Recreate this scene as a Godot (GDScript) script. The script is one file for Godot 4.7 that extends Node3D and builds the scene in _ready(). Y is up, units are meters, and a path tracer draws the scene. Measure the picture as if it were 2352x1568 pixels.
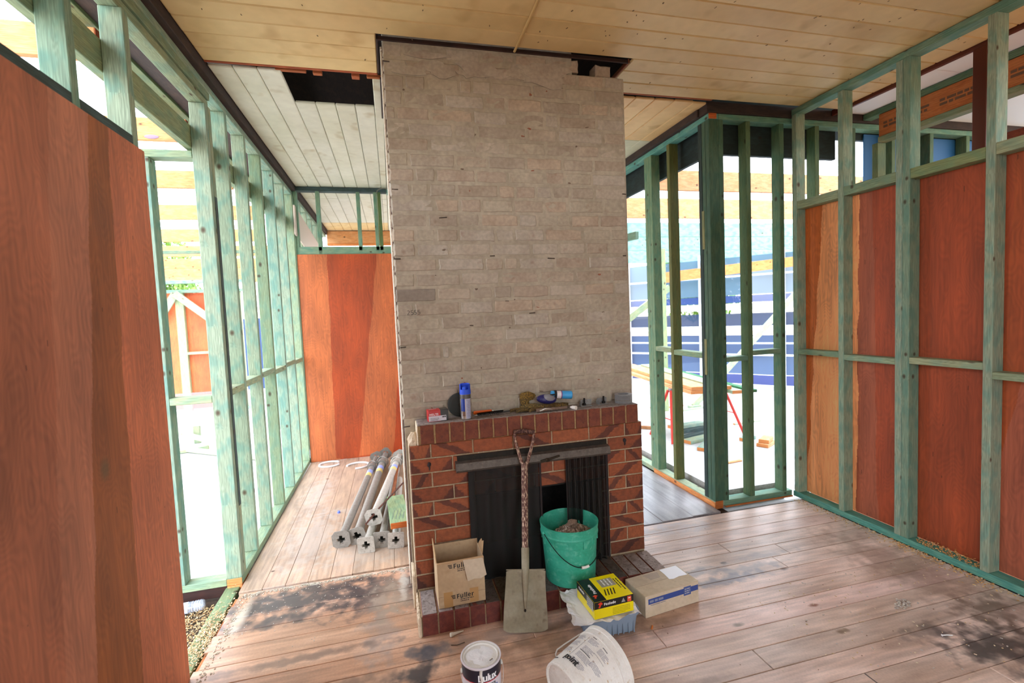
extends Node3D
# An old house being renovated: a whitewashed chimney with a brick fireplace between new treated-pine stud walls.

var rng := RandomNumberGenerator.new()
var taken := {}
var M := {}

func _ready() -> void:
	rng.seed = 7
	set_view()
	make_materials()
	floors()
	ceilings()
	wall_frames_left()
	wall_frames_right()
	roofs()
	chimney()
	fireplace()
	passage_things()
	hearth_things()
	front_things()
	mantel_things()
	outside_right()
	outside_left()
	litter()

# ---------------------------------------------------------------- camera, sky, exposure
func set_view() -> void:
	var cam := Camera3D.new()
	cam.name = "camera"
	cam.position = Vector3(0, 1.683, 0)
	cam.rotation = Vector3(-0.0591, -0.2452, -0.0433)
	cam.near = 0.05
	cam.far = 200.0
	cam.current = true
	add_child(cam)
	var at := CameraAttributesPhysical.new()
	at.frustum_focal_length = 16.7
	at.frustum_focus_distance = 2.75
	at.exposure_aperture = 2.2
	at.frustum_near = 0.05
	at.frustum_far = 200.0
	cam.attributes = at
	cam.keep_aspect = Camera3D.KEEP_HEIGHT
	cam.fov = rad_to_deg(2.0 * atan(784.0 / 1091.07))
	var env := Environment.new()
	env.background_mode = Environment.BG_SKY
	var sky := Sky.new()
	var sm := ProceduralSkyMaterial.new()
	sm.sky_top_color = Color(0.90, 0.94, 1.0)
	sm.sky_horizon_color = Color(1.0, 1.0, 1.0)
	sm.ground_bottom_color = Color(0.6, 0.58, 0.55)
	sm.ground_horizon_color = Color(0.8, 0.79, 0.77)
	sm.sun_angle_max = 1.0
	sky.sky_material = sm
	env.sky = sky
	env.background_energy_multiplier = SKY_ENERGY
	env.tonemap_mode = Environment.TONE_MAPPER_LINEAR
	env.tonemap_exposure = EXPOSURE
	env.sdfgi_enabled = true
	env.ssao_enabled = true
	env.ssil_enabled = true
	var we := WorldEnvironment.new()
	we.name = "environment"
	we.environment = env
	add_child(we)

const SKY_ENERGY := 9.2
const EXPOSURE := 1.0

# ---------------------------------------------------------------- naming
func numbered(n: String) -> String:
	if not taken.has(n):
		taken[n] = 0
		return n
	taken[n] += 1
	return "%s_%03d" % [n, taken[n]]

func thing(called: String, label: String, category: String, at := Vector3.ZERO, group := "", kind := "") -> Node3D:
	var o := Node3D.new()
	o.name = numbered(called)
	o.position = at
	add_child(o)
	return tag(o, label, category, group, kind)

func tag(o: Node3D, label: String, category: String, group := "", kind := "") -> Node3D:
	o.set_meta("label", label)
	o.set_meta("category", category)
	if group:
		o.set_meta("group", group)
	if kind:
		o.set_meta("kind", kind)
	return o

func put(parent: Node3D, called: String, mesh: Mesh, mat: Material, xf := Transform3D.IDENTITY, label := "") -> MeshInstance3D:
	var o := MeshInstance3D.new()
	o.name = numbered(called) if parent == self else called
	o.mesh = mesh
	o.material_override = mat
	o.transform = xf
	if label:
		o.set_meta("label", label)
	parent.add_child(o, true)
	return o

# ---------------------------------------------------------------- colour, materials, textures
func lin(r: float, g: float, b: float) -> Color:
	return Color(r / 255.0, g / 255.0, b / 255.0).srgb_to_linear()

func srgb(r: float, g: float, b: float) -> Color:
	return Color(r / 255.0, g / 255.0, b / 255.0)

func jit(c: Color, a: float) -> Color:
	var f := 1.0 + rng.randf_range(-a, a)
	return Color(c.r * f * (1.0 + rng.randf_range(-a, a) * 0.3), c.g * f, c.b * f * (1.0 + rng.randf_range(-a, a) * 0.3))

func mat(key: String, color: Color, rough := 0.8, metal := 0.0, tex: Texture2D = null, uvs := Vector3.ONE) -> StandardMaterial3D:
	var m := StandardMaterial3D.new()
	m.resource_name = key
	m.albedo_color = color
	m.roughness = rough
	m.metallic = metal
	m.vertex_color_use_as_albedo = true
	if tex:
		m.albedo_texture = tex
		m.uv1_scale = uvs
	M[key] = m
	return m

func tri_mat(key: String, color: Color, rough: float, metal: float, tex: Texture2D, scale: float, world := true) -> StandardMaterial3D:
	var m := mat(key, color, rough, metal, tex, Vector3.ONE * scale)
	m.uv1_triplanar = true
	m.uv1_world_triplanar = world
	return m

func nb(s: int, freq: float, w: int, h: int, sx := 1, sy := 1, oct := 3, kind := FastNoiseLite.TYPE_SIMPLEX_SMOOTH) -> PackedByteArray:
	var n := FastNoiseLite.new()
	n.seed = s
	n.frequency = freq
	n.noise_type = kind
	n.fractal_octaves = oct
	var im := n.get_seamless_image(maxi(8, w / sx), maxi(8, h / sy))
	im.convert(Image.FORMAT_L8)
	im.resize(w, h, Image.INTERPOLATE_CUBIC)
	return im.get_data()

func rgb_tex(w: int, h: int, d: PackedByteArray) -> ImageTexture:
	var im := Image.create_from_data(w, h, false, Image.FORMAT_RGB8, d)
	return ImageTexture.create_from_image(im)

# sawn timber: grain runs down the picture; c1..c2 by growth rings, c3 in blotches, dark knots
func wood_tex(s: int, c1: Color, c2: Color, c3: Color, blotch: float, knots: int, streak := 0.16) -> ImageTexture:
	var w := 192
	var h := 768
	var fine := nb(s, 0.22, w, h, 1, 24)
	var broad := nb(s + 1, 0.03, w, h, 1, 10)
	var patch := nb(s + 2, 0.016, w, h, 1, 2)
	var d := PackedByteArray()
	d.resize(w * h * 3)
	var r := RandomNumberGenerator.new()
	r.seed = s
	var kn := []
	for k in knots:
		kn.append([r.randf_range(12, w - 12), r.randf_range(20, h - 20), r.randf_range(5, 10), r.randf_range(8, 15)])
	for y in h:
		for x in w:
			var i := y * w + x
			var ring := 0.5 + 0.5 * sin(broad[i] * 0.16)
			var f := (fine[i] / 255.0 - 0.5) * streak * 2.0
			var p := clampf((patch[i] / 255.0 - 0.5) * 3.0 + 0.3, 0.0, 1.0) * blotch
			var c := c1.lerp(c2, ring * 0.7 + 0.15).lerp(c3, p)
			var v := 1.0 + f
			d[i * 3] = clampi(int(c.r * v * 255.0), 0, 255)
			d[i * 3 + 1] = clampi(int(c.g * v * 255.0), 0, 255)
			d[i * 3 + 2] = clampi(int(c.b * v * 255.0), 0, 255)
	for k in kn:
		for y in range(maxi(0, int(k[1] - k[3] * 2)), mini(h, int(k[1] + k[3] * 2))):
			for x in range(maxi(0, int(k[0] - k[2] * 2)), mini(w, int(k[0] + k[2] * 2))):
				var q: float = sqrt(pow((x - k[0]) / k[2], 2) + pow((y - k[1]) / k[3], 2))
				var a := clampf(1.35 - q, 0.0, 1.0) * 0.85
				var i := (y * w + x) * 3
				d[i] = int(lerpf(d[i], 74, a))
				d[i + 1] = int(lerpf(d[i + 1], 52, a))
				d[i + 2] = int(lerpf(d[i + 2], 36, a))
	return rgb_tex(w, h, d)

# a plywood sheet 1.2 x 2.45 m: veneer bands [edge at the top, edge at the foot, colour], edges as shares of the width
func ply_tex(s: int, bands: Array) -> ImageTexture:
	var w := 320
	var h := 640
	var fine := nb(s, 0.2, w, h, 1, 20)
	var broad := nb(s + 1, 0.012, w, h, 1, 3)
	var wob := nb(s + 2, 0.008, w, h)
	var d := PackedByteArray()
	d.resize(w * h * 3)
	for y in h:
		var t := float(y) / h
		for x in w:
			var i := y * w + x
			var u := float(x) / w + (wob[i] / 255.0 - 0.5) * 0.02
			var c: Color = bands[bands.size() - 1][2]
			for b in bands:
				if u < lerpf(b[0], b[1], t):
					c = b[2]
					break
			var v := 1.0 + (fine[i] / 255.0 - 0.5) * 0.2 + (broad[i] / 255.0 - 0.5) * 0.22 + 0.035 * sin(broad[i] * 0.35)
			d[i * 3] = clampi(int(c.r * v * 255.0), 0, 255)
			d[i * 3 + 1] = clampi(int(c.g * v * 255.0), 0, 255)
			d[i * 3 + 2] = clampi(int(c.b * v * 255.0), 0, 255)
	if s == 101:
		for y in range(318, 356):
			for x in range(124, 146):
				var q := sqrt(pow((x - 135) / 6.5, 2) + pow((y - 337) / 9.0, 2))
				var a := clampf(1.5 - q, 0.0, 1.0) * 0.6
				for ch in 3:
					var i := (y * w + x) * 3 + ch
					d[i] = int(lerpf(d[i], [96, 84, 58][ch], a))
	var r := RandomNumberGenerator.new()
	r.seed = s
	for k in 26:
		var x0 := r.randi_range(2, w - 3)
		var y0 := r.randi_range(2, h - 12)
		for y in r.randi_range(1, 9):
			var i := ((y0 + y) * w + x0) * 3
			for q in 3:
				d[i + q] = int(d[i + q] * 0.62)
	return rgb_tex(w, h, d)

# blotchy surface: c1..c2 by coarse noise, fine grain, a share of c3 in patches
func blotch_tex(s: int, w: int, c1: Color, c2: Color, c3: Color, f: float, grain: float, share: float) -> ImageTexture:
	var a := nb(s, f, w, w)
	var b := nb(s + 1, f * 7.0, w, w)
	var e := nb(s + 2, f * 2.2, w, w)
	var d := PackedByteArray()
	d.resize(w * w * 3)
	for i in w * w:
		var c := c1.lerp(c2, clampf((a[i] / 255.0 - 0.5) * 1.7 + 0.5, 0, 1)).lerp(c3, clampf((e[i] / 255.0 - (1.0 - share)) * 3.5, 0, 1))
		var v := 1.0 + (b[i] / 255.0 - 0.5) * grain
		d[i * 3] = clampi(int(c.r * v * 255.0), 0, 255)
		d[i * 3 + 1] = clampi(int(c.g * v * 255.0), 0, 255)
		d[i * 3 + 2] = clampi(int(c.b * v * 255.0), 0, 255)
	return rgb_tex(w, w, d)

# old floor boards seen from above: base tones left and right, dark worn patches [cx, cz, rx, rz, strength, colour] in metres
func floor_tex(s: int, w: int, h: int, x0: float, z0: float, sx: float, sz: float, along_x: bool, ca: Color, cb: Color, patches: Array) -> ImageTexture:
	var g := nb(s, 0.12, w, h, 12, 1) if along_x else nb(s, 0.12, w, h, 1, 12)
	var b := nb(s + 1, 0.02, w, h, 3, 1) if along_x else nb(s + 1, 0.02, w, h, 1, 3)
	var e := nb(s + 2, 0.035, w, h, 1, 1, 5)
	var k := nb(s + 3, 0.3, w, h, 1, 1, 2)
	var d := PackedByteArray()
	d.resize(w * h * 3)
	for y in h:
		for x in w:
			var i := y * w + x
			var u := float(x) / w
			var c := ca.lerp(cb, clampf(u * 1.3 - 0.15 + (b[i] / 255.0 - 0.5) * 0.5, 0, 1))
			var v := 1.0 + (g[i] / 255.0 - 0.5) * 0.22 + (b[i] / 255.0 - 0.5) * 0.22 + (k[i] / 255.0 - 0.5) * 0.10
			d[i * 3] = clampi(int(c.r * v * 255.0), 0, 255)
			d[i * 3 + 1] = clampi(int(c.g * v * 255.0), 0, 255)
			d[i * 3 + 2] = clampi(int(c.b * v * 255.0), 0, 255)
	for p in patches:
		var px: float = (p[0] - x0) / sx * w
		var pz: float = (p[1] - z0) / sz * h
		var rx: float = p[2] / sx * w
		var rz: float = p[3] / sz * h
		var pc: Color = p[5]
		for y in range(maxi(0, int(pz - rz * 1.5)), mini(h, int(pz + rz * 1.5))):
			for x in range(maxi(0, int(px - rx * 1.5)), mini(w, int(px + rx * 1.5))):
				var i := y * w + x
				var q := sqrt(pow((x - px) / rx, 2) + pow((y - pz) / rz, 2))
				var a: float = clampf((1.25 - q) * 1.1 + (e[i] / 255.0 - 0.5) * 1.9, 0.0, 1.0) * p[4]
				if q > 1.5:
					a = 0.0
				d[i * 3] = int(lerpf(d[i * 3], pc.r * 255.0, a))
				d[i * 3 + 1] = int(lerpf(d[i * 3 + 1], pc.g * 255.0, a))
				d[i * 3 + 2] = int(lerpf(d[i * 3 + 2], pc.b * 255.0, a))
	return rgb_tex(w, h, d)

# a fired brick face with dark flashing marks: way 0 none, 1 rising, 2 falling, 3 corners
func brick_tex(s: int, c1: Color, c2: Color, way: int) -> ImageTexture:
	var w := 128
	var h := 48
	var a := nb(s, 0.05, w, h)
	var b := nb(s + 1, 0.35, w, h)
	var d := PackedByteArray()
	d.resize(w * h * 3)
	for y in h:
		for x in w:
			var i := y * w + x
			var u := float(x) / w
			var t := 1.0 - float(y) / h
			var k := 0.0
			var wob := (a[i] / 255.0 - 0.5) * 0.12
			if way == 1:
				k = smoothstep(0.17, 0.12, absf(u - 0.5 - (t - 0.5) * 0.42 + wob))
			elif way == 2:
				k = smoothstep(0.17, 0.12, absf(u - 0.5 + (t - 0.5) * 0.62 + wob))
			elif way == 3:
				k = maxf(smoothstep(0.02, -0.04, u - 0.30 * (1.0 - t) + wob), smoothstep(-0.02, 0.04, u - 0.70 - 0.3 * t + wob))
			elif way == 4:
				k = smoothstep(-0.02, 0.04, u - 0.62 - 0.38 * t + wob)
			var c := c1.lerp(c2, k * 0.85)
			var v := 1.0 + (b[i] / 255.0 - 0.5) * 0.14 + (a[i] / 255.0 - 0.5) * 0.22
			d[i * 3] = clampi(int(c.r * v * 255.0), 0, 255)
			d[i * 3 + 1] = clampi(int(c.g * v * 255.0), 0, 255)
			d[i * 3 + 2] = clampi(int(c.b * v * 255.0), 0, 255)
	return rgb_tex(w, h, d)

func make_materials() -> void:
	var w3 := Vector3(1.0 / 0.28, 1.0 / 1.15, 1.0)
	mat("green", Color.WHITE, 0.75, 0.0, wood_tex(11, srgb(162, 176, 158), srgb(140, 156, 138), srgb(118, 156, 146), 0.75, 3), w3)
	mat("green2", Color.WHITE, 0.75, 0.0, wood_tex(21, srgb(166, 174, 146), srgb(144, 154, 124), srgb(130, 158, 140), 0.6, 3), w3)
	mat("pine", Color.WHITE, 0.75, 0.0, wood_tex(31, srgb(222, 164, 110), srgb(204, 140, 86), srgb(226, 176, 128), 0.5, 4), w3)
	mat("teal", Color.WHITE, 0.75, 0.0, wood_tex(41, srgb(116, 176, 168), srgb(94, 154, 150), srgb(140, 182, 168), 0.6, 4), w3)
	mat("dark", Color.WHITE, 0.8, 0.0, wood_tex(51, srgb(58, 44, 36), srgb(42, 32, 28), srgb(70, 50, 40), 0.5, 0), w3)
	mat("oldwood", Color.WHITE, 0.8, 0.0, wood_tex(61, srgb(176, 122, 80), srgb(150, 98, 62), srgb(196, 150, 108), 0.5, 0), w3)
	mat("slate", Color.WHITE, 0.8, 0.0, wood_tex(71, srgb(64, 82, 78), srgb(50, 64, 62), srgb(70, 92, 96), 0.6, 2), w3)
	var pv := Vector3(1.0 / 1.2, 1.0 / 2.45, 1.0)
	mat("ply_left", Color.WHITE, 0.6, 0.0, ply_tex(101, [[0.24, 0.33, srgb(190, 110, 74)], [0.34, 0.60, srgb(150, 86, 42)], [0.52, 0.72, srgb(178, 114, 86)], [2, 2, srgb(168, 102, 74)]]), pv)
	mat("ply_back", Color.WHITE, 0.6, 0.0, ply_tex(102, [[0.275, 0.233, srgb(190, 102, 54)], [0.745, 0.458, srgb(166, 66, 20)], [1.02, 0.80, srgb(186, 96, 50)], [2, 2, srgb(170, 62, 16)]]), pv)
	mat("ply_a", Color.WHITE, 0.6, 0.0, ply_tex(103, [[0.22, 0.08, srgb(200, 104, 46)], [0.48, 0.46, srgb(250, 166, 108)], [0.56, 0.60, srgb(160, 84, 56)], [2, 2, srgb(158, 68, 32)]]), pv)
	mat("ply_b", Color.WHITE, 0.6, 0.0, ply_tex(104, [[0.42, 0.36, srgb(156, 70, 36)], [0.62, 0.30, srgb(162, 76, 36)], [2, 2, srgb(166, 88, 62)]]), pv)
	tri_mat("ply_far", Color.WHITE, 0.6, 0.0, ply_tex(105, [[0.3, 0.25, srgb(214, 96, 50)], [0.6, 0.7, srgb(190, 64, 30)], [2, 2, srgb(222, 110, 60)]]), 0.8)
	# floors
	var dk := srgb(70, 66, 66)
	var gy := srgb(138, 132, 134)
	var patches := [
		[-0.62, -3.06, 0.5, 0.17, 0.85, dk], [-0.15, -2.95, 0.3, 0.2, 0.8, dk], [-0.75, -2.86, 0.35, 0.05, 0.6, dk],
		[0.08, -2.36, 0.09, 0.06, 0.95, srgb(64, 68, 78)], [0.02, -2.2, 0.08, 0.08, 0.85, srgb(64, 66, 72)], [-0.06, -2.1, 0.14, 0.08, 0.7, dk],
		[-0.15, -2.62, 0.10, 0.3, 0.45, srgb(150, 146, 146)], [-0.1, -2.9, 0.12, 0.2, 0.6, srgb(196, 176, 150)],
		[0.5, -2.36, 0.5, 0.07, 0.5, srgb(150, 138, 130)], [0.9, -2.2, 0.5, 0.12, 0.35, srgb(110, 90, 76)],
		[1.72, -2.56, 0.3, 0.04, 0.65, gy], [2.1, -2.5, 0.25, 0.035, 0.55, gy], [1.9, -2.43, 0.35, 0.04, 0.7, srgb(120, 120, 130)], [2.35, -2.6, 0.2, 0.04, 0.4, gy],
		[2.0, -3.12, 0.35, 0.08, 0.45, srgb(178, 172, 180)], [1.7, -3.2, 0.3, 0.05, 0.4, srgb(186, 180, 188)],
		[2.72, -1.56, 0.22, 0.14, 0.75, srgb(60, 58, 58)], [2.55, -1.72, 0.16, 0.06, 0.5, srgb(78, 72, 70)], [3.0, -1.75, 0.2, 0.12, 0.5, srgb(84, 72, 64)], [3.0, -2.2, 0.2, 0.5, 0.35, srgb(112, 88, 72)],
		[2.18, -2.07, 0.035, 0.012, 0.9, srgb(128, 76, 52)], [1.67, -2.06, 0.03, 0.014, 0.8, srgb(128, 112, 92)], [2.31, -2.42, 0.03, 0.012, 0.9, srgb(110, 84, 70)], [2.12, -1.86, 0.04, 0.016, 0.7, srgb(120, 92, 66)], [2.0, -2.6, 0.02, 0.01, 0.8, srgb(90, 76, 70)],
		[1.3, -1.7, 0.1, 0.1, 0.25, srgb(110, 90, 76)], [-0.55, -2.5, 0.5, 0.03, 0.45, srgb(92, 80, 74)], [-0.4, -2.25, 0.4, 0.04, 0.5, srgb(92, 80, 74)],
		[-0.95, -3.0, 0.035, 0.25, 0.75, srgb(206, 196, 176)], [-0.4, -3.215, 0.55, 0.02, 0.8, srgb(210, 204, 188)], [-0.03, -3.05, 0.03, 0.16, 0.8, srgb(206, 200, 188)],
	]
	var fm := mat("floor", Color.WHITE, 0.37, 0.0, floor_tex(201, 1150, 576, -1.1, -3.3, 4.6, 2.3, true, srgb(198, 154, 124), srgb(218, 194, 180), patches), Vector3(1.0 / 4.6, 1.0 / 2.3, 1))
	fm.uv1_offset = Vector3(1.1 / 4.6, 3.3 / 2.3, 0)
	var pp := [[-0.7, -3.9, 0.2, 0.5, 0.5, srgb(196, 186, 178)], [-0.5, -5.2, 0.35, 0.5, 0.35, srgb(194, 166, 144)], [-0.8, -4.9, 0.12, 0.5, 0.5, srgb(198, 188, 180)], [-0.25, -3.55, 0.3, 0.25, 0.4, srgb(182, 172, 162)], [-0.5, -4.35, 0.2, 0.08, 0.4, srgb(200, 190, 180)], [-0.88, -3.45, 0.012, 0.012, 1.0, srgb(70, 50, 40)], [-0.76, -5.33, 0.018, 0.018, 1.0, srgb(80, 56, 42)]]
	var pm := mat("floor_passage", Color.WHITE, 0.5, 0.0, floor_tex(211, 384, 900, -1.1, -6.2, 1.25, 3.0, false, srgb(186, 158, 136), srgb(186, 154, 128), pp), Vector3(1.0 / 1.25, 1.0 / 3.0, 1))
	pm.uv1_offset = Vector3(1.1 / 1.25, 6.2 / 3.0, 0)
	mat("floor_grey", Color.WHITE, 0.3, 0.0, floor_tex(221, 256, 256, 0, 0, 1, 1, false, srgb(150, 146, 148), srgb(160, 156, 158), []), Vector3(0.7, 0.7, 1))
	mat("cream", Color.WHITE, 0.5, 0.0, blotch_tex(301, 384, srgb(234, 206, 150), srgb(224, 192, 134), srgb(202, 168, 112), 0.008, 0.05, 0.3), Vector3(0.45, 0.45, 1))
	mat("whitewash", Color.WHITE, 0.5, 0.0, blotch_tex(311, 384, srgb(224, 222, 202), srgb(214, 212, 188), srgb(188, 176, 142), 0.008, 0.05, 0.24), Vector3(0.5, 0.5, 1))
	# masonry
	tri_mat("lime", Color.WHITE, 0.85, 0.0, blotch_tex(321, 512, srgb(186, 178, 164), srgb(172, 162, 148), srgb(158, 140, 126), 0.012, 0.14, 0.24), 0.8)
	tri_mat("lime_mortar", Color.WHITE, 0.9, 0.0, blotch_tex(331, 384, srgb(178, 168, 150), srgb(164, 154, 136), srgb(152, 140, 124), 0.012, 0.14, 0.24), 0.8)
	tri_mat("mortar", Color.WHITE, 0.9, 0.0, blotch_tex(341, 256, srgb(178, 160, 132), srgb(160, 140, 112), srgb(206, 194, 176), 0.03, 0.2, 0.3), 1.6)
	tri_mat("plaster", Color.WHITE, 0.9, 0.0, blotch_tex(351, 256, srgb(226, 216, 200), srgb(206, 192, 172), srgb(170, 150, 126), 0.03, 0.15, 0.3), 1.6)
	tri_mat("soot", Color.WHITE, 0.9, 0.0, blotch_tex(361, 256, srgb(34, 30, 28), srgb(22, 20, 20), srgb(56, 48, 42), 0.03, 0.3, 0.3), 1.6)
	for k in 5:
		mat("face%d" % k, Color.WHITE, 0.7, 0.0, brick_tex(400 + k * 5, srgb(150, 84, 50), srgb(92, 50, 38), k), Vector3.ONE)
	tri_mat("red_brick", Color.WHITE, 0.75, 0.0, blotch_tex(431, 256, srgb(132, 74, 50), srgb(114, 60, 44), srgb(96, 52, 40), 0.03, 0.18, 0.35), 2.5)
	tri_mat("hearth_brick", Color.WHITE, 0.75, 0.0, blotch_tex(441, 256, srgb(126, 64, 52), srgb(104, 50, 44), srgb(160, 130, 116), 0.03, 0.2, 0.2), 2.5)
	tri_mat("dust", Color.WHITE, 0.9, 0.0, blotch_tex(451, 256, srgb(176, 166, 160), srgb(150, 140, 134), srgb(116, 104, 98), 0.03, 0.2, 0.4), 2.2)
	tri_mat("concrete", Color.WHITE, 0.8, 0.0, blotch_tex(461, 384, srgb(206, 204, 202), srgb(190, 188, 186), srgb(216, 212, 206), 0.01, 0.08, 0.3), 0.25)
	tri_mat("soil", Color.WHITE, 0.95, 0.0, blotch_tex(471, 256, srgb(150, 126, 98), srgb(128, 106, 84), srgb(106, 92, 80), 0.03, 0.4, 0.4), 1.2)
	# small things
	tri_mat("galv", Color.WHITE, 0.5, 0.2, blotch_tex(481, 256, srgb(212, 207, 200), srgb(194, 189, 182), srgb(168, 162, 154), 0.03, 0.16, 0.35), 3.0)
	tri_mat("iron", Color.WHITE, 0.6, 0.5, blotch_tex(491, 256, srgb(104, 96, 88), srgb(84, 76, 70), srgb(120, 108, 96), 0.03, 0.2, 0.35), 3.0)
	tri_mat("rusty", Color.WHITE, 0.7, 0.1, blotch_tex(501, 256, srgb(92, 56, 50), srgb(76, 46, 42), srgb(214, 198, 174), 0.03, 0.2, 0.54), 5.0, false).uv1_scale = Vector3(6.0, 2.0, 6.0)
	tri_mat("shovel_steel", Color.WHITE, 0.65, 0.2, blotch_tex(511, 256, srgb(156, 148, 126), srgb(138, 128, 104), srgb(124, 112, 92), 0.008, 0.12, 0.3), 3.0, false)
	tri_mat("bucket_green", Color.WHITE, 0.55, 0.0, blotch_tex(521, 256, srgb(42, 158, 128), srgb(62, 174, 146), srgb(104, 190, 164), 0.014, 0.12, 0.4), 2.6, false)
	tri_mat("card", Color.WHITE, 0.85, 0.0, blotch_tex(531, 256, srgb(188, 162, 128), srgb(178, 150, 116), srgb(170, 142, 108), 0.01, 0.06, 0.3), 2.0, false)
	tri_mat("card_pale", Color.WHITE, 0.8, 0.0, blotch_tex(541, 256, srgb(206, 190, 166), srgb(196, 178, 152), srgb(190, 172, 148), 0.01, 0.06, 0.3), 2.0, false)
	tri_mat("dirty_white", Color.WHITE, 0.45, 0.0, blotch_tex(551, 256, srgb(226, 224, 218), srgb(216, 212, 204), srgb(180, 158, 128), 0.02, 0.08, 0.22), 3.0, false)
	tri_mat("rubble", Color.WHITE, 0.95, 0.0, blotch_tex(561, 256, srgb(150, 126, 108), srgb(124, 102, 88), srgb(180, 166, 150), 0.05, 0.4, 0.4), 5.0)
	tri_mat("cloth", Color.WHITE, 0.9, 0.0, blotch_tex(571, 256, srgb(166, 134, 62), srgb(70, 62, 48), srgb(40, 40, 40), 0.04, 0.3, 0.4), 9.0)
	mat("plain", Color.WHITE, 0.6)
	mat("gloss", Color.WHITE, 0.3)
	mat("matt", Color.WHITE, 0.9)
	mat("steel", Color.WHITE, 0.35, 0.85)
	mat("print", Color.WHITE, 0.7)
	var b := mat("paper", Color.WHITE, 0.8)
	b.backlight_enabled = true
	b.backlight = Color(0.25, 0.25, 0.27)
	var mesh := mat("mesh", Color(0.075, 0.062, 0.05, 0.86), 0.7)
	mesh.transparency = BaseMaterial3D.TRANSPARENCY_ALPHA
	mesh.vertex_color_use_as_albedo = false
	var net := mat("net", Color(1, 1, 1, 0.96), 0.9)
	net.transparency = BaseMaterial3D.TRANSPARENCY_ALPHA
	var film := mat("film", Color(0.62, 0.5, 0.5, 0.45), 0.4)
	film.transparency = BaseMaterial3D.TRANSPARENCY_ALPHA
	film.vertex_color_use_as_albedo = false
	var pet := mat("pet", Color(0.9, 0.93, 1.0, 0.25), 0.08)
	pet.transparency = BaseMaterial3D.TRANSPARENCY_ALPHA
	pet.vertex_color_use_as_albedo = false
	var leaf := mat("leaf", Color.WHITE, 0.6)
	leaf.backlight_enabled = true
	leaf.backlight = Color(0.4, 0.5, 0.2)

# ---------------------------------------------------------------- shapes
func st_new() -> SurfaceTool:
	var st := SurfaceTool.new()
	st.begin(Mesh.PRIMITIVE_TRIANGLES)
	return st

# a flat convex polygon facing n
func poly(st: SurfaceTool, p: Array, n: Vector3, uv: Array, c: Color) -> void:
	for k in range(1, p.size() - 1):
		var i := [0, k, k + 1]
		if (p[k] - p[0]).cross(p[k + 1] - p[0]).dot(n) > 0.0:
			i = [0, k + 1, k]
		for j in i:
			st.set_normal(n)
			st.set_uv(uv[j])
			st.set_color(c)
			st.add_vertex(p[j])

# chamfered box round the origin of xf; the texture's v runs along its longest side (or along), both in metres
func add_box(st: SurfaceTool, s: Vector3, ch := 0.003, uvo := Vector2.ZERO, c := Color.WHITE, along := -1, xf := Transform3D.IDENTITY) -> void:
	var h := s * 0.5
	ch = minf(ch, minf(h.x, minf(h.y, h.z)) * 0.8)
	if along < 0:
		along = 0 if s.x >= s.y and s.x >= s.z else (1 if s.y >= s.z else 2)
	var pt := func(sg: Vector3, k: int) -> Vector3:
		var v := Vector3()
		for a in 3:
			v[a] = sg[a] * (h[a] if a == k else h[a] - ch)
		return v
	var uvf := func(v: Vector3, k: int) -> Vector2:
		var o := -1
		for a in 3:
			if a != k and a != along:
				o = a if o < 0 else o
		if k == along:
			var o2 := -1
			for a in 3:
				if a != k and a != o:
					o2 = a
			return Vector2(v[o], v[o2] * 0.2) + uvo
		return Vector2(v[o], -v[along] if along == 1 else v[along]) + uvo
	var go := func(p: Array, n: Vector3, k: int) -> void:
		var uv := []
		var w := []
		for v in p:
			uv.append(uvf.call(v, k))
			w.append(xf * v)
		poly(st, w, (xf.basis * n).normalized(), uv, c)
	for k in 3:
		var a := (k + 1) % 3
		var b := (k + 2) % 3
		for sg in [-1.0, 1.0]:
			var q := []
			for e in [[-1, -1], [1, -1], [1, 1], [-1, 1]]:
				var v := Vector3()
				v[k] = sg
				v[a] = e[0]
				v[b] = e[1]
				q.append(pt.call(v, k))
			var n := Vector3()
			n[k] = sg
			go.call(q, n, k)
		if ch > 0.0:
			for sa in [-1.0, 1.0]:
				for sb in [-1.0, 1.0]:
					var v0 := Vector3()
					v0[a] = sa
					v0[b] = sb
					v0[k] = -1
					var v1 := v0
					v1[k] = 1
					var n := Vector3()
					n[a] = sa
					n[b] = sb
					go.call([pt.call(v0, a), pt.call(v1, a), pt.call(v1, b), pt.call(v0, b)], n.normalized(), a if a != along else b)
	if ch > 0.0:
		for sx in [-1.0, 1.0]:
			for sy in [-1.0, 1.0]:
				for sz in [-1.0, 1.0]:
					var sg := Vector3(sx, sy, sz)
					go.call([pt.call(sg, 0), pt.call(sg, 1), pt.call(sg, 2)], sg.normalized(), 0)

func box_mesh(s: Vector3, ch := 0.003, uvo := Vector2.ZERO, c := Color.WHITE, along := -1) -> ArrayMesh:
	var st := st_new()
	add_box(st, s, ch, uvo, c, along)
	return st.commit()

func ruv() -> Vector2:
	return Vector2(rng.randf() * 3.0, rng.randf() * 5.0)

# an axis-aligned piece between two corners
func bar(parent: Node3D, called: String, a: Vector3, b: Vector3, m: Material, c := Color.WHITE, ch := 0.003, along := -1, label := "") -> MeshInstance3D:
	var s := (b - a).abs()
	var at := (a + b) * 0.5
	return put(parent, called, box_mesh(s, ch, ruv(), c, along), m, Transform3D(Basis(), at), label)

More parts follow.
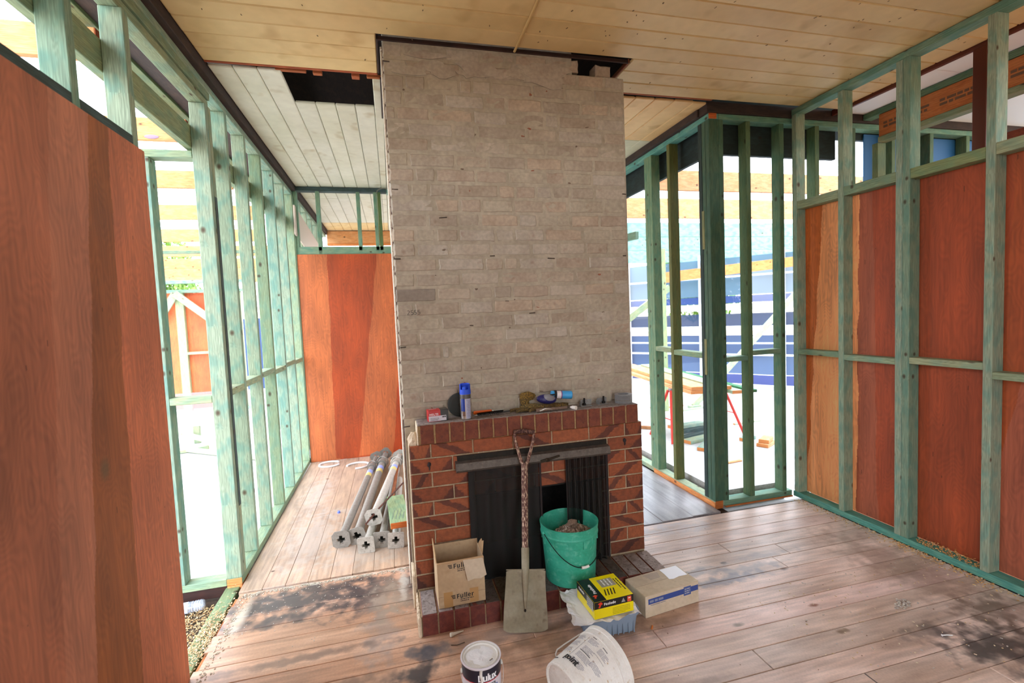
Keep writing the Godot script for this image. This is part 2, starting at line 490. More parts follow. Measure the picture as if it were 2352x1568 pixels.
# a piece with a w x d section from p to q; its d side lies along up as far as it can
func strut(parent: Node3D, called: String, p: Vector3, q: Vector3, w: float, d: float, m: Material, c := Color.WHITE, up := Vector3.UP, ch := 0.003) -> MeshInstance3D:
	var z := (q - p).normalized()
	if absf(z.dot(up)) > 0.98:
		up = Vector3.RIGHT
	var x := up.cross(z).normalized()
	var y := z.cross(x)
	return put(parent, called, box_mesh(Vector3(w, d, p.distance_to(q)), ch, ruv(), c, 2), m, Transform3D(Basis(x, y, z), (p + q) * 0.5))

# a surface of revolution about y: profile of (radius, height), hard edges between its steps unless smooth
func add_lathe(st: SurfaceTool, prof: Array, seg := 32, c := Color.WHITE, xf := Transform3D.IDENTITY, smooth := false, a0 := 0.0, a1 := TAU) -> void:
	var nrm := []
	for i in prof.size() - 1:
		var e: Vector2 = prof[i + 1] - prof[i]
		nrm.append(Vector2(e.y, -e.x).normalized())
	for i in prof.size() - 1:
		var n0: Vector2 = nrm[i]
		var n1: Vector2 = nrm[i]
		if smooth:
			if i > 0:
				n0 = (nrm[i - 1] + nrm[i]).normalized()
			if i < prof.size() - 2:
				n1 = (nrm[i] + nrm[i + 1]).normalized()
		for k in seg:
			var q := []
			for e in [[i, k, n0], [i + 1, k, n1], [i + 1, k + 1, n1], [i, k + 1, n0]]:
				var t: float = lerpf(a0, a1, float(e[1]) / seg)
				var r: Vector2 = prof[e[0]]
				var n: Vector2 = e[2]
				q.append([xf * Vector3(cos(t) * r.x, r.y, sin(t) * r.x), (xf.basis * Vector3(cos(t) * n.x, n.y, sin(t) * n.x)).normalized(), Vector2(float(e[1]) / seg, r.y)])
			quad_n(st, q, c)

func quad_n(st: SurfaceTool, q: Array, c: Color) -> void:
	var mid: Vector3 = q[0][1] + q[1][1] + q[2][1] + q[3][1]
	for t in [[0, 1, 2], [0, 2, 3]]:
		var a: Vector3 = q[t[0]][0]
		var cr: Vector3 = (q[t[1]][0] - a).cross(q[t[2]][0] - a)
		if cr.length_squared() < 1e-16:
			continue
		var o: Array = t if cr.dot(mid) < 0.0 else [t[0], t[2], t[1]]
		for j in o:
			st.set_normal(q[j][1])
			st.set_uv(q[j][2])
			st.set_color(c)
			st.add_vertex(q[j][0])

# a round tube along points
func add_tube(st: SurfaceTool, p: Array, r: float, seg := 8, c := Color.WHITE, r1 := -1.0) -> void:
	if r1 < 0.0:
		r1 = r
	var rings := []
	var x := Vector3.ZERO
	for i in p.size():
		var t: Vector3 = (p[mini(i + 1, p.size() - 1)] - p[maxi(i - 1, 0)]).normalized()
		if x == Vector3.ZERO:
			x = (Vector3.UP if absf(t.y) < 0.9 else Vector3.RIGHT).cross(t).normalized()
		x = (x - t * x.dot(t)).normalized()
		var y := t.cross(x)
		var ring := []
		var rr := lerpf(r, r1, float(i) / maxi(1, p.size() - 1))
		for k in seg + 1:
			var n := x * cos(TAU * k / seg) + y * sin(TAU * k / seg)
			ring.append([p[i] + n * rr, n, Vector2(float(k) / seg, i)])
		rings.append(ring)
	for i in p.size() - 1:
		for k in seg:
			quad_n(st, [rings[i][k], rings[i + 1][k], rings[i + 1][k + 1], rings[i][k + 1]], c)
	for e in [0, p.size() - 1]:
		var n: Vector3 = (p[0] - p[1]).normalized() if e == 0 else (p[e] - p[e - 1]).normalized()
		var pts := []
		var uv := []
		for k in seg:
			pts.append(rings[e][k][0])
			uv.append(Vector2.ZERO)
		poly(st, pts, n, uv, c)

func tube(parent: Node3D, called: String, p: Array, r: float, m: Material, c := Color.WHITE, seg := 8, r1 := -1.0, label := "") -> MeshInstance3D:
	var st := st_new()
	add_tube(st, p, r, seg, c, r1)
	return put(parent, called, st.commit(), m, Transform3D.IDENTITY, label)

func lathe(parent: Node3D, called: String, prof: Array, m: Material, c := Color.WHITE, seg := 32, xf := Transform3D.IDENTITY, smooth := false) -> MeshInstance3D:
	var st := st_new()
	add_lathe(st, prof, seg, c, Transform3D.IDENTITY, smooth)
	return put(parent, called, st.commit(), m, xf)

# a flat outline (x, y) given thickness t along z, faces at z = 0 and -t
func plate_mesh(outline: PackedVector2Array, t: float, c := Color.WHITE) -> ArrayMesh:
	var st := st_new()
	var tri := Geometry2D.triangulate_polygon(outline)
	for i in range(0, tri.size(), 3):
		var a := outline[tri[i]]
		var b := outline[tri[i + 1]]
		var d := outline[tri[i + 2]]
		poly(st, [Vector3(a.x, a.y, 0), Vector3(b.x, b.y, 0), Vector3(d.x, d.y, 0)], Vector3.BACK, [a, b, d], c)
		poly(st, [Vector3(a.x, a.y, -t), Vector3(b.x, b.y, -t), Vector3(d.x, d.y, -t)], Vector3.FORWARD, [a, b, d], c)
	var cw := Geometry2D.is_polygon_clockwise(outline)
	for i in outline.size():
		var a := outline[i]
		var b := outline[(i + 1) % outline.size()]
		var e := b - a
		var n := Vector3(-e.y, e.x, 0) if cw else Vector3(e.y, -e.x, 0)
		poly(st, [Vector3(a.x, a.y, 0), Vector3(b.x, b.y, 0), Vector3(b.x, b.y, -t), Vector3(a.x, a.y, -t)], n.normalized(), [a, b, b, a], c)
	return st.commit()

# lettering that stands on a surface: at its middle, facing along z of xf
func words(parent: Node3D, text: String, size: float, xf: Transform3D, m: Material, c: Color, bold := false, called := "lettering", squeeze := 1.0) -> MeshInstance3D:
	var t := TextMesh.new()
	t.text = text
	var f := SystemFont.new()
	f.font_names = PackedStringArray(["Droid Sans"])
	f.font_weight = 700 if bold else 400
	t.font = f
	t.font_size = 32
	t.pixel_size = size / 32.0
	t.depth = 0.0006
	t.curve_step = 4.0
	var mm: StandardMaterial3D = m.duplicate()
	mm.albedo_color = c
	mm.vertex_color_use_as_albedo = false
	return put(parent, called, t, mm, xf * Transform3D(Basis().scaled(Vector3(squeeze, 1, 1)), Vector3.ZERO))

# ---------------------------------------------------------------- floors and ceilings
const GREENS := [[218, 226, 220], [236, 238, 226], [226, 240, 236], [206, 222, 210], [240, 240, 232]]

func gtint() -> Color:
	var g: Array = GREENS[rng.randi() % GREENS.size()]
	return jit(lin(g[0], g[1], g[2]), 0.06)

func gmat() -> Material:
	return M.green if rng.randf() < 0.65 else M.green2

func world_board(parent: Node3D, called: String, a: Vector3, b: Vector3, m: Material, along: int, c: Color, ch := 0.0025) -> void:
	var s := b - a
	var at := (a + b) * 0.5
	put(parent, called, box_mesh(s, ch, Vector2(at.x, at.z), c, 2), m, Transform3D(Basis(), at))

func floors() -> void:
	var f := thing("floor", "worn timber strip floor of the room, boards running left to right", "floor", Vector3.ZERO, "", "structure")
	bar(f, "subfloor", Vector3(-0.98, -0.12, -3.23), Vector3(3.5, -0.026, 2.1), M.dark, Color.WHITE, 0.0)
	var z := -3.235
	var k := 0
	while z < 2.0:
		var x0 := -1.03 + rng.randf_range(-0.012, 0.012)
		var c := jit(lin(240, 240, 240), 0.09)
		var split := rng.randf_range(0.2, 2.6)
		var z1 := z + 0.135
		world_board(f, "floor_board", Vector3(x0, -0.02, z + 0.0012), Vector3(split, rng.randf_range(-0.0008, 0.0008), z1 - 0.0012), M.floor, 0, c)
		world_board(f, "floor_board", Vector3(split + 0.002, -0.02, z + 0.0012), Vector3(3.29, rng.randf_range(-0.0008, 0.0008), z1 - 0.0012), M.floor, 0, jit(c, 0.05))
		z = z1
		k += 1
	bar(f, "board_end_trim", Vector3(-1.045, -0.07, -3.22), Vector3(-1.0, -0.022, -1.2), M.pine, lin(235, 200, 180), 0.002)
	# the passage left of the chimney and the one on its right: boards running away from the camera
	var p := thing("floor", "pale dusty board floor of the passage left of the chimney", "floor", Vector3.ZERO, "", "structure")
	bar(p, "subfloor", Vector3(-1.03, -0.12, -6.1), Vector3(0.03, -0.026, -3.25), M.dark, Color.WHITE, 0.0)
	var x := -1.032
	while x < 0.02:
		world_board(p, "floor_board", Vector3(x + 0.0008, -0.02, -6.12), Vector3(minf(x + 0.1365, 0.03) - 0.0008, 0.006 + rng.randf_range(-0.0008, 0.0008), -3.243 + rng.randf_range(-0.003, 0.003)), M.floor_passage, 2, jit(lin(244, 244, 244), 0.05), 0.0018)
		x += 0.1365
	var q := thing("floor", "smooth grey board floor of the passage right of the chimney", "floor", Vector3.ZERO, "", "structure")
	bar(q, "subfloor", Vector3(1.5, -0.12, -8.0), Vector3(2.6, -0.026, -3.25), M.dark, Color.WHITE, 0.0)
	x = 1.42
	k = 0
	while x < 2.5:
		var z0 := [-3.27, -3.245, -3.25, -3.262, -3.25][k % 5] as float
		world_board(q, "floor_board", Vector3(x + 0.001, -0.02, -8.0), Vector3(minf(x + 0.275, 2.505) - 0.001, 0.004 + rng.randf_range(-0.001, 0.001), z0), M.floor_grey, 2, jit(lin(238, 238, 240), 0.05))
		x += 0.275
		k += 1

func ceiling_row(parent: Node3D, x0: float, x1: float, z0: float, z1: float, m: Material, c: Color) -> void:
	var at := Vector3((x0 + x1) * 0.5, 3.272 + rng.randf_range(-0.0015, 0.0015), (z0 + z1) * 0.5)
	put(parent, "ceiling_board", box_mesh(Vector3(x1 - x0, 0.02, z1 - z0), 0.0055, ruv(), c, 2 if z1 - z0 > x1 - x0 else 0), m, Transform3D(Basis(), at))

func ceilings() -> void:
	var c := thing("ceiling", "yellowed cream board ceiling of the room, boards running left to right", "ceiling", Vector3.ZERO, "", "structure")
	var z := -3.262
	while z < 2.0:
		var z1 := z + 0.147
		var t := jit(lin(238, 236, 230), 0.05)
		if z < -2.9:
			ceiling_row(c, -1.0, 0.0, z + 0.0015, z1 - 0.0015, M.cream, t)
			ceiling_row(c, 1.585, 3.71, z + 0.0015, z1 - 0.0015, M.cream, t)
		else:
			ceiling_row(c, -1.0, 3.71, maxf(z, -2.868) + 0.0015, z1 - 0.0015, M.cream, t)
		z = z1
	# nail heads and marks in the boards, a chalked line across
	var st := st_new()
	for k in 150:
		var p := Vector3(rng.randf_range(-0.9, 3.6), 3.2612, rng.randf_range(-3.2, -1.1))
		if p.z < -2.87 and p.x > -0.02 and p.x < 1.6:
			continue
		add_box(st, Vector3(rng.randf_range(0.004, 0.007), 0.0012, rng.randf_range(0.008, 0.016)), 0.0, Vector2.ZERO, lin(120, 98, 70), 2, Transform3D(Basis(Vector3.UP, rng.randf_range(-0.5, 0.5)), p))
	var nails := put(c, "nail_marks", st.commit(), M.matt)
	nails.set_meta("kind", "stuff")
	bar(c, "cover_strip", Vector3(0.80, 3.252, -2.86), Vector3(0.815, 3.2635, -1.1), M.cream, lin(225, 215, 195), 0.004)
	bar(c, "raw_edge", Vector3(-1.0, 3.262, -3.285), Vector3(0.0, 3.29, -3.263), M.oldwood, lin(225, 160, 120))
	bar(c, "raw_edge", Vector3(1.585, 3.262, -3.285), Vector3(2.5, 3.29, -3.263), M.oldwood, lin(220, 170, 130))
	bar(c, "raw_edge", Vector3(0.001, 3.262, -3.26), Vector3(0.014, 3.29, -2.87), M.dark, lin(230, 190, 170))
	bar(c, "raw_edge", Vector3(0.001, 3.262, -2.884), Vector3(1.58, 3.285, -2.871), M.dark, lin(250, 200, 170))
	bar(c, "raw_edge", Vector3(1.57, 3.262, -3.26), Vector3(1.583, 3.29, -2.87), M.oldwood, lin(190, 150, 120))
	# ceiling joists, seen through the gaps
	for k in 9:
		var jx := -0.9 + 0.52 * k
		if jx > 0.0 and jx < 1.6:
			bar(c, "joist", Vector3(jx, 3.285, -2.85), Vector3(jx + 0.045, 3.40, 2.0), M.oldwood, lin(170, 140, 120))
		else:
			bar(c, "joist", Vector3(jx, 3.285, -3.3), Vector3(jx + 0.045, 3.40, 2.0), M.oldwood, lin(170, 140, 120))
	var q := thing("ceiling", "white board ceiling of the passage left of the chimney, with a dark hole", "ceiling", Vector3.ZERO, "", "structure")
	var x := -1.0
	while x < 0.02:
		var x1 := minf(x + 0.1375, 0.028)
		var zf := -3.325
		if x > -0.65 and x < -0.1:
			zf = -3.775
		ceiling_row(q, x + 0.0015, x1 - 0.0015, -6.6, zf, M.whitewash, jit(lin(240, 240, 236), 0.04))
		ceiling_row(q, x + 0.0015, x1 - 0.0015, -8.2, -6.606, M.whitewash, jit(lin(240, 240, 240), 0.04))
		ceiling_row(q, x + 0.0015, x1 - 0.0015, -8.9, -8.215, M.cream, jit(lin(244, 244, 240), 0.04))
		x += 0.1375
	var xx := 0.03
	while xx < 1.55:
		ceiling_row(q, xx + 0.0015, xx + 0.136, -8.9, -3.62, M.whitewash, jit(lin(240, 240, 236), 0.04))
		xx += 0.1375
	for k in 5:
		var jz := -4.1 - 0.6 * k
		bar(q, "joist", Vector3(-1.0, 3.286, jz - 0.045), Vector3(2.5, 3.386, jz), M.oldwood, lin(120, 100, 84))
	bar(q, "batten", Vector3(-0.62, 3.268, -3.345), Vector3(-0.44, 3.286, -3.318), M.oldwood, lin(230, 180, 140))
	bar(q, "batten", Vector3(-0.40, 3.262, -3.35), Vector3(-0.345, 3.286, -3.318), M.oldwood, lin(240, 190, 150))
	bar(q, "batten", Vector3(-0.165, 3.262, -3.365), Vector3(-0.115, 3.286, -3.318), M.oldwood, lin(240, 190, 160))
	bar(q, "batten", Vector3(-0.07, 3.262, -3.34), Vector3(0.02, 3.284, -3.318), M.oldwood, lin(236, 190, 150))
	bar(q, "trim_strip", Vector3(0.012, 3.245, -3.93), Vector3(0.024, 3.262, -3.3), M.dark)
	var w := thing("ceiling", "pale board ceiling of the passage right of the chimney", "ceiling", Vector3.ZERO, "", "structure")
	x = 1.55
	while x < 2.5:
		var x1 := minf(x + 0.165, 2.5)
		ceiling_row(w, x + 0.002, x1 - 0.002, -4.15, -3.32 - rng.randf() * 0.02, M.cream, jit(lin(250, 240, 232), 0.03))
		ceiling_row(w, x + 0.002, x1 - 0.002, -8.9, -4.155, M.whitewash, jit(lin(236, 238, 226), 0.03))
		x += 0.165
	var h := thing("ceiling", "white sheet ceiling of the hall beyond the right stud wall", "ceiling", Vector3.ZERO, "", "structure")
	for k in 6:
		var z0 := 2.0 - 0.92 * k
		bar(h, "ceiling_sheet", Vector3(3.735, 3.266, maxf(z0 - 0.92, -3.33) + 0.002), Vector3(6.4, 3.282, z0 - 0.002), M.matt, lin(236, 244, 246), 0.002)

# ---------------------------------------------------------------- stud walls on the left
func stud_x(parent: Node3D, x0: float, z: float, y0: float, y1: float, m: Material = null, c := Color.WHITE) -> MeshInstance3D:
	# a 90 x 45 stud of a wall that runs along z; z is the face towards the camera
	return bar(parent, "stud", Vector3(x0, y0, z - 0.045), Vector3(x0 + 0.09, y1, z), m if m else gmat(), c * gtint() if m else gtint(), 0.003, 1)

func wall_frames_left() -> void:
	var w := thing("wall_left", "treated pine stud wall left of the passage, reddish plywood sheet at its near end", "stud wall", Vector3.ZERO, "", "structure")
	var xl := -1.041
	var xo := xl - 0.09
	bar(w, "bottom_plate", Vector3(xo, -0.001, -6.1), Vector3(xl, 0.045, -3.36), M.green2, gtint())
	bar(w, "packer", Vector3(xo, -0.05, -3.5), Vector3(xl - 0.001, -0.002, -3.358), M.pine, lin(250, 220, 190))
	bar(w, "plate_end", Vector3(xo + 0.001, 0.001, -3.3605), Vector3(xl - 0.001, 0.043, -3.357), M.pine, lin(250, 220, 190), 0.001)
	bar(w, "top_plate", Vector3(xo, 3.155, -9.0), Vector3(xl, 3.2, 2.0), M.green, gtint())
	bar(w, "top_plate", Vector3(xo, 3.105, -3.456), Vector3(xl, 3.153, 2.0), M.green2, gtint() * 0.92)
	bar(w, "lintel", Vector3(xo, 3.058, -3.456), Vector3(xl - 0.012, 3.103, 2.0), M.green2, gtint())
	bar(w, "cornice", Vector3(xo, 3.201, -9.0), Vector3(-1.003, 3.29, 2.0), M.dark)
	for z in [-3.36, -3.41, -3.73, -4.17, -4.625, -5.085, -5.54, -5.995]:
		var zz: float = z
		stud_x(w, xo, zz, 0.045, 3.057 if zz > -3.42 else 3.155)
	for z in [-6.5, -6.95, -7.4, -7.85, -8.3]:
		stud_x(w, xo, z, 0.045, 3.155)
	bar(w, "raised_cleat", Vector3(xl, 0.5, -3.45), Vector3(xl + 0.002, 2.5, -3.41), M.slate, Color.WHITE, 0.0005, 1)
	for z in [-2.03, -2.435, -1.58, -1.13, -0.68, -0.2, 0.25, 0.7, 1.15, 1.6]:
		stud_x(w, xo, z, -0.02, 3.058)
	var nz := [[-3.73, -3.455], [-4.17, -3.775], [-4.625, -4.215], [-5.085, -4.67], [-5.54, -5.13], [-5.995, -5.585]]
	for k in nz.size():
		var up: float = [0.0, 0.02, 0.045, 0.0, 0.035, 0.01][k]
		bar(w, "noggin", Vector3(xo, 1.225 + up * 0.5, nz[k][0]), Vector3(xl, 1.27 + up * 0.5, nz[k][1]), M.green2, gtint() * 1.05)
	bar(w, "ledger", Vector3(xo - 0.045, 2.78, -8.5), Vector3(xo - 0.001, 2.92, 1.9), M.green2, lin(222, 226, 206))
	for k in 5:
		var zb: float = [-2.435, -2.03, -1.58, -1.13, -0.68][k]
		bar(w, "noggin", Vector3(xo, 2.479, zb), Vector3(xl, 2.522, zb + 0.36), M.slate, lin(240, 250, 250))
	bar(w, "bottom_plate", Vector3(xo, -0.001, -2.5), Vector3(xl, 0.045, 2.0), M.green, gtint())
	ply(w, Vector3(xl + 0.001, -0.02, -2.507), Vector3(xl + 0.008, 2.478, -1.307), M.ply_left)
	ply(w, Vector3(xl + 0.001, -0.02, -1.304), Vector3(xl + 0.008, 2.478, -0.104), M.ply_b)
	ply(w, Vector3(xl + 0.001, -0.02, -0.1), Vector3(xl + 0.008, 2.478, 1.1), M.ply_a)

	# the short wall that runs away from the doorpost to the left
	var s := thing("wall_left_side", "low treated pine stud frame running outdoors from the door post, one noggin", "stud wall", Vector3.ZERO, "", "structure")
	bar(s, "bottom_plate", Vector3(-3.2, -0.001, -3.45), Vector3(xo - 0.001, 0.045, -3.36), M.green2, lin(226, 236, 226))
	bar(s, "sill", Vector3(-3.2, -0.075, -3.44), Vector3(xo - 0.001, -0.003, -3.375), M.dark, lin(255, 170, 150))
	bar(s, "top_plate", Vector3(-3.2, 2.72, -3.45), Vector3(xo - 0.002, 2.765, -3.36), M.green2, lin(226, 236, 226))
	for x in [-1.412, -1.87, -2.33, -2.78]:
		bar(s, "stud", Vector3(x, 0.045, -3.45), Vector3(x + 0.045, 2.72, -3.36), M.green, gtint(), 0.003, 1)
	bar(s, "noggin", Vector3(-1.367, 1.2, -3.45), Vector3(xo, 1.245, -3.36), M.green2, lin(244, 246, 232))
	bar(s, "noggin", Vector3(-1.825, 1.21, -3.45), Vector3(-1.412, 1.255, -3.36), M.green2, lin(244, 246, 232))

	# the wall across the far end of the passage
	var b := thing("wall_back", "stud wall across the far end of the left passage, orange plywood below open studs", "stud wall", Vector3.ZERO, "", "structure")
	bar(b, "top_plate", Vector3(xl + 0.002, 3.21, -6.12), Vector3(0.02, 3.258, -6.03), M.slate, lin(255, 255, 255) * 1.6)
	bar(b, "top_plate", Vector3(0.02, 3.2, -6.12), Vector3(1.5, 3.245, -6.03), M.green, gtint())
	bar(b, "mid_plate", Vector3(xl + 0.04, 2.475, -6.118), Vector3(1.5, 2.565, -6.032), M.green, lin(206, 226, 206))
	for x in [-1.038, -0.79, -0.335, -0.135, -0.09, 0.3, 0.75, 1.2]:
		bar(b, "stud", Vector3(x, 0.0, -6.118), Vector3(x + 0.042, 3.21, -6.032), M.green2 if x == -0.09 else M.green, lin(150, 170, 120) if x == -0.09 else lin(196, 220, 200), 0.003, 1)
	ply(b, Vector3(-1.03, 0.007, -6.03), Vector3(0.09, 2.474, -6.022), M.ply_back, true)
	ply(b, Vector3(0.093, 0.007, -6.03), Vector3(1.2, 2.474, -6.022), M.ply_a, true)
	var cable := thing("cable", "thin grey cable looped at the top of the far stud, beside the chimney", "cable", Vector3(-0.08, 3.2, -5.95))
	var pts := []
	for k in 13:
		var t := k / 12.0
		pts.append(Vector3(0.18 * t * t * 1.2 - 0.01, 0.056 * sin(minf(1.0, t * 1.6) * PI * 0.5) - 0.02, 0.0))
	tube(cable, "wire", pts, 0.006, M.plain, lin(120, 118, 104), 6)
	# beyond: the end beam of the next room
	var e := thing("beam", "orange laminated beam under the white ceiling beyond the far stud wall", "beam", Vector3(0, 3.03, -8.92))
	put(e, "beam_body", box_mesh(Vector3(3.4, 0.22, 0.063), 0.003, ruv()), M.pine, Transform3D(Basis(), Vector3(0.68, 0.11, 0)))
	put(e, "bottom_flange", box_mesh(Vector3(3.4, 0.03, 0.09), 0.003, ruv(), lin(255, 224, 190)), M.pine, Transform3D(Basis(), Vector3(0.68, -0.016, 0)))
	var d := thing("beam", "dark stained beam below the orange beam beyond the far stud wall", "beam", Vector3(0.6, 2.9, -9.4))
	put(d, "beam_body", box_mesh(Vector3(3.2, 0.14, 0.07), 0.003), M.dark)
	put(d, "lower_plate", box_mesh(Vector3(3.2, 0.045, 0.09), 0.003), M.teal, Transform3D(Basis(), Vector3(0, -0.3, 0)))
	var r := thing("brace_board", "pale diagonal board fixed across the left studs beyond the far stud wall", "board", Vector3(-1.03, 2.55, -7.2))
	put(r, "board", box_mesh(Vector3(0.018, 0.34, 2.3), 0.003, ruv(), lin(214, 196, 180)), M.plain, Transform3D(Basis(Vector3.RIGHT, -0.10), Vector3(0.012, 0.2, 0.1)))

func ply(parent: Node3D, a: Vector3, b: Vector3, m: Material, faces_z := false) -> void:
	# a sheet whose picture covers it once; u starts at the far or left edge
	var st := st_new()
	var s := b - a
	var at := (a + b) * 0.5
	if faces_z:
		add_box(st, s, 0.0015, Vector2(s.x * 0.5, s.y * 0.5), Color.WHITE, 1)
	else:
		add_box(st, s, 0.0015, Vector2(s.z * 0.5, s.y * 0.5), Color.WHITE, 1)
	put(parent, "plywood_sheet", st.commit(), m, Transform3D(Basis(), at))

# ---------------------------------------------------------------- stud walls on the right
func wall_frames_right() -> void:
	var w := thing("wall_right", "treated pine stud wall on the right with orange plywood sheets behind its studs", "stud wall", Vector3.ZERO, "", "structure")
	var x0 := 3.297
	var x1 := 3.387
	bar(w, "bottom_plate", Vector3(x0, 0.0, -3.34), Vector3(x1, 0.045, 2.0), M.teal, lin(200, 226, 214))
	bar(w, "top_plate", Vector3(x0, 3.213, -3.33), Vector3(x1, 3.259, 2.0), M.green, lin(196, 222, 210))
	var zs := [-3.282, -2.863, -2.395, -2.441, -1.945, -1.49, -1.03, -0.58, -0.12, 0.33, 0.78, 1.24, 1.7]
	for z in zs:
		bar(w, "stud", Vector3(x0, 0.045, z - 0.045), Vector3(x1, 3.213, z), gmat(), gtint(), 0.003, 1)
	var runs := [[-3.282, -2.908], [-2.863, -2.486], [-2.395, -1.99], [-1.945, -1.535], [-1.49, -1.075], [-1.03, -0.625]]
	var nog := [1.237, 1.222, 1.237, 1.19, 1.23, 1.2]
	for k in runs.size():
		var r: Array = runs[k]
		bar(w, "noggin", Vector3(x0, nog[k], r[0]), Vector3(x1, nog[k] + 0.042, r[1]), M.green2, gtint())
		bar(w, "mid_plate", Vector3(x0 + 0.002, 2.44 + 0.006 * (k % 2), r[0]), Vector3(x1, 2.505 + 0.006 * (k % 2), r[1]), M.green2, lin(206, 214, 180) if k == 2 else gtint())
	ply(w, Vector3(x1 + 0.001, 0.046, -3.39), Vector3(x1 + 0.008, 2.45, -2.42), M.ply_a)
	ply(w, Vector3(x1 + 0.001, 0.046, -2.417), Vector3(x1 + 0.008, 2.45, -1.217), M.ply_b)
	ply(w, Vector3(x1 + 0.001, 0.046, -1.214), Vector3(x1 + 0.008, 2.45, -0.014), M.ply_left)
	ply(w, Vector3(x1 + 0.001, 0.046, -0.01), Vector3(x1 + 0.008, 2.45, 1.19), M.ply_b)

	var e := thing("wall_end", "stud wall of dark green timbers closing the room beside the corner post, far right", "stud wall", Vector3.ZERO, "", "structure")
	bar(e, "bottom_plate", Vector3(2.612, -0.001, -3.44), Vector3(x0 - 0.002, 0.045, -3.349), M.green, lin(190, 220, 204))
	bar(e, "packer", Vector3(2.62, -0.012, -3.40), Vector3(x0 - 0.002, -0.001, -3.342), M.pine, lin(240, 190, 140), 0.001)
	bar(e, "top_plate", Vector3(2.612, 3.155, -3.44), Vector3(6.4, 3.2, -3.349), M.green, lin(180, 220, 206))
	bar(e, "cornice", Vector3(2.5, 3.201, -3.44), Vector3(6.4, 3.285, -3.335), M.dark)
	var tilt := 0
	for x in [2.868, 3.196, 3.56, 3.95, 4.4, 4.85, 5.3, 5.75]:
		bar(e, "stud", Vector3(x, 0.045, -3.44), Vector3(x + 0.045, 3.155, -3.35), M.green if tilt % 2 else M.green2, lin(150, 176, 150), 0.003, 1)
		tilt += 1
	bar(e, "bottom_plate", Vector3(x1 + 0.02, 0.0, -3.44), Vector3(6.4, 0.045, -3.35), M.green, gtint())
	bar(e, "noggin", Vector3(2.612, 1.205, -3.44), Vector3(2.866, 1.245, -3.352), M.green, lin(200, 220, 206))
	bar(e, "noggin", Vector3(2.915, 1.245, -3.44), Vector3(3.194, 1.285, -3.352), M.green, lin(200, 220, 206))
	bar(e, "flashing", Vector3(2.6, -0.1, -3.515), Vector3(3.36, 0.06, -3.505), M.galv, lin(236, 236, 240), 0.001)
	bar(e, "blue_wrap", Vector3(4.2, 0.3, -3.455), Vector3(6.4, 3.15, -3.445), M.plain, lin(40, 104, 160), 0.001)

	var r := thing("wall_passage", "stud wall with an orange-edged plate, right of the passage beside the chimney", "stud wall", Vector3.ZERO, "", "structure")
	var a0 := 2.5215
	var a1 := 2.6115
	bar(r, "bottom_plate", Vector3(a0, 0.004, -8.0), Vector3(a1, 0.047, -3.349), M.green2, lin(244, 246, 238))
	bar(r, "plate_edge", Vector3(a0 - 0.006, -0.014, -4.30), Vector3(a0, 0.040, -3.349), M.pine, lin(255, 226, 190), 0.001)
	bar(r, "plate_end", Vector3(a0, -0.014, -3.349), Vector3(a1 - 0.02, 0.05, -3.343), M.pine, lin(214, 170, 120), 0.001)
	bar(r, "top_plate", Vector3(a0, 3.155, -8.0), Vector3(a1, 3.2, -3.349), M.teal, lin(214, 232, 220))
	bar(r, "top_plate_end", Vector3(a0, 3.157, -3.349), Vector3(a1 - 0.02, 3.199, -3.343), M.pine, lin(240, 170, 120), 0.001)
	bar(r, "cornice", Vector3(2.485, 3.201, -8.0), Vector3(a1, 3.285, -3.44), M.dark)
	for z in [-3.349, -3.396, -3.445]:
		bar(r, "stud", Vector3(a0, 0.047, z - 0.045), Vector3(a1, 3.155, z), M.green if z > -3.4 else M.slate, lin(120, 150, 132) if z > -3.4 else lin(180, 200, 190), 0.003, 1)
	bar(r, "stud", Vector3(a1 - 0.002, 0.045, -3.394), Vector3(a1 + 0.043, 3.155, -3.349), M.green, lin(130, 160, 140), 0.003, 1)
	for z in [-3.905, -4.215, -4.26, -4.305]:
		bar(r, "stud", Vector3(a0, 0.047, z - 0.045), Vector3(a1, 3.155, z), M.green2 if z > -4.0 else M.green, lin(168, 160, 104) if z > -4.0 else lin(190, 210, 180), 0.003, 1)
	for z in [-5.1, -5.6, -6.1, -6.6, -7.1]:
		bar(r, "stud", Vector3(a0, 0.047, z - 0.045), Vector3(a1, 3.155, z), M.green, gtint(), 0.003, 1)
	bar(r, "noggin", Vector3(a0, 1.25, -4.215), Vector3(a1, 1.295, -3.95), M.green2, lin(236, 238, 224))
	bar(r, "noggin", Vector3(a0, 1.235, -3.905), Vector3(a1, 1.28, -3.49), M.green2, lin(210, 226, 206))
	bar(r, "off_cut", Vector3(a0 - 0.004, 1.1, -3.45), Vector3(a0, 1.4, -3.42), M.green2, lin(214, 200, 160), 0.001, 1)
	bar(r, "off_cut", Vector3(a0 - 0.004, 2.14, -3.45), Vector3(a0, 2.45, -3.42), M.green2, lin(214, 200, 160), 0.001, 1)
	bar(r, "flashing", Vector3(a1 + 0.06, -0.1, -6.5), Vector3(a1 + 0.07, 0.075, -3.51), M.galv, lin(226, 226, 230), 0.001)

	# beams of the hall beyond the right wall
	var h := thing("wall_hall", "hall opening beyond the right wall: laminated beam between green plates", "wall", Vector3.ZERO, "", "structure")
	bar(h, "top_plate", Vector3(4.05, 3.215, -3.33), Vector3(4.14, 3.262, 2.0), M.green, lin(150, 176, 150))
	bar(h, "laminated_beam", Vector3(4.06, 3.03, -3.2), Vector3(4.123, 3.213, 2.0), M.pine, lin(210, 176, 140))
	bar(h, "lower_plate", Vector3(4.05, 2.985, -3.2), Vector3(4.14, 3.028, 2.0), M.green2, lin(210, 216, 200))
	bar(h, "stud", Vector3(4.05, 0.0, -3.25), Vector3(4.14, 2.985, -3.2), M.green2, lin(170, 186, 160), 0.003, 1)
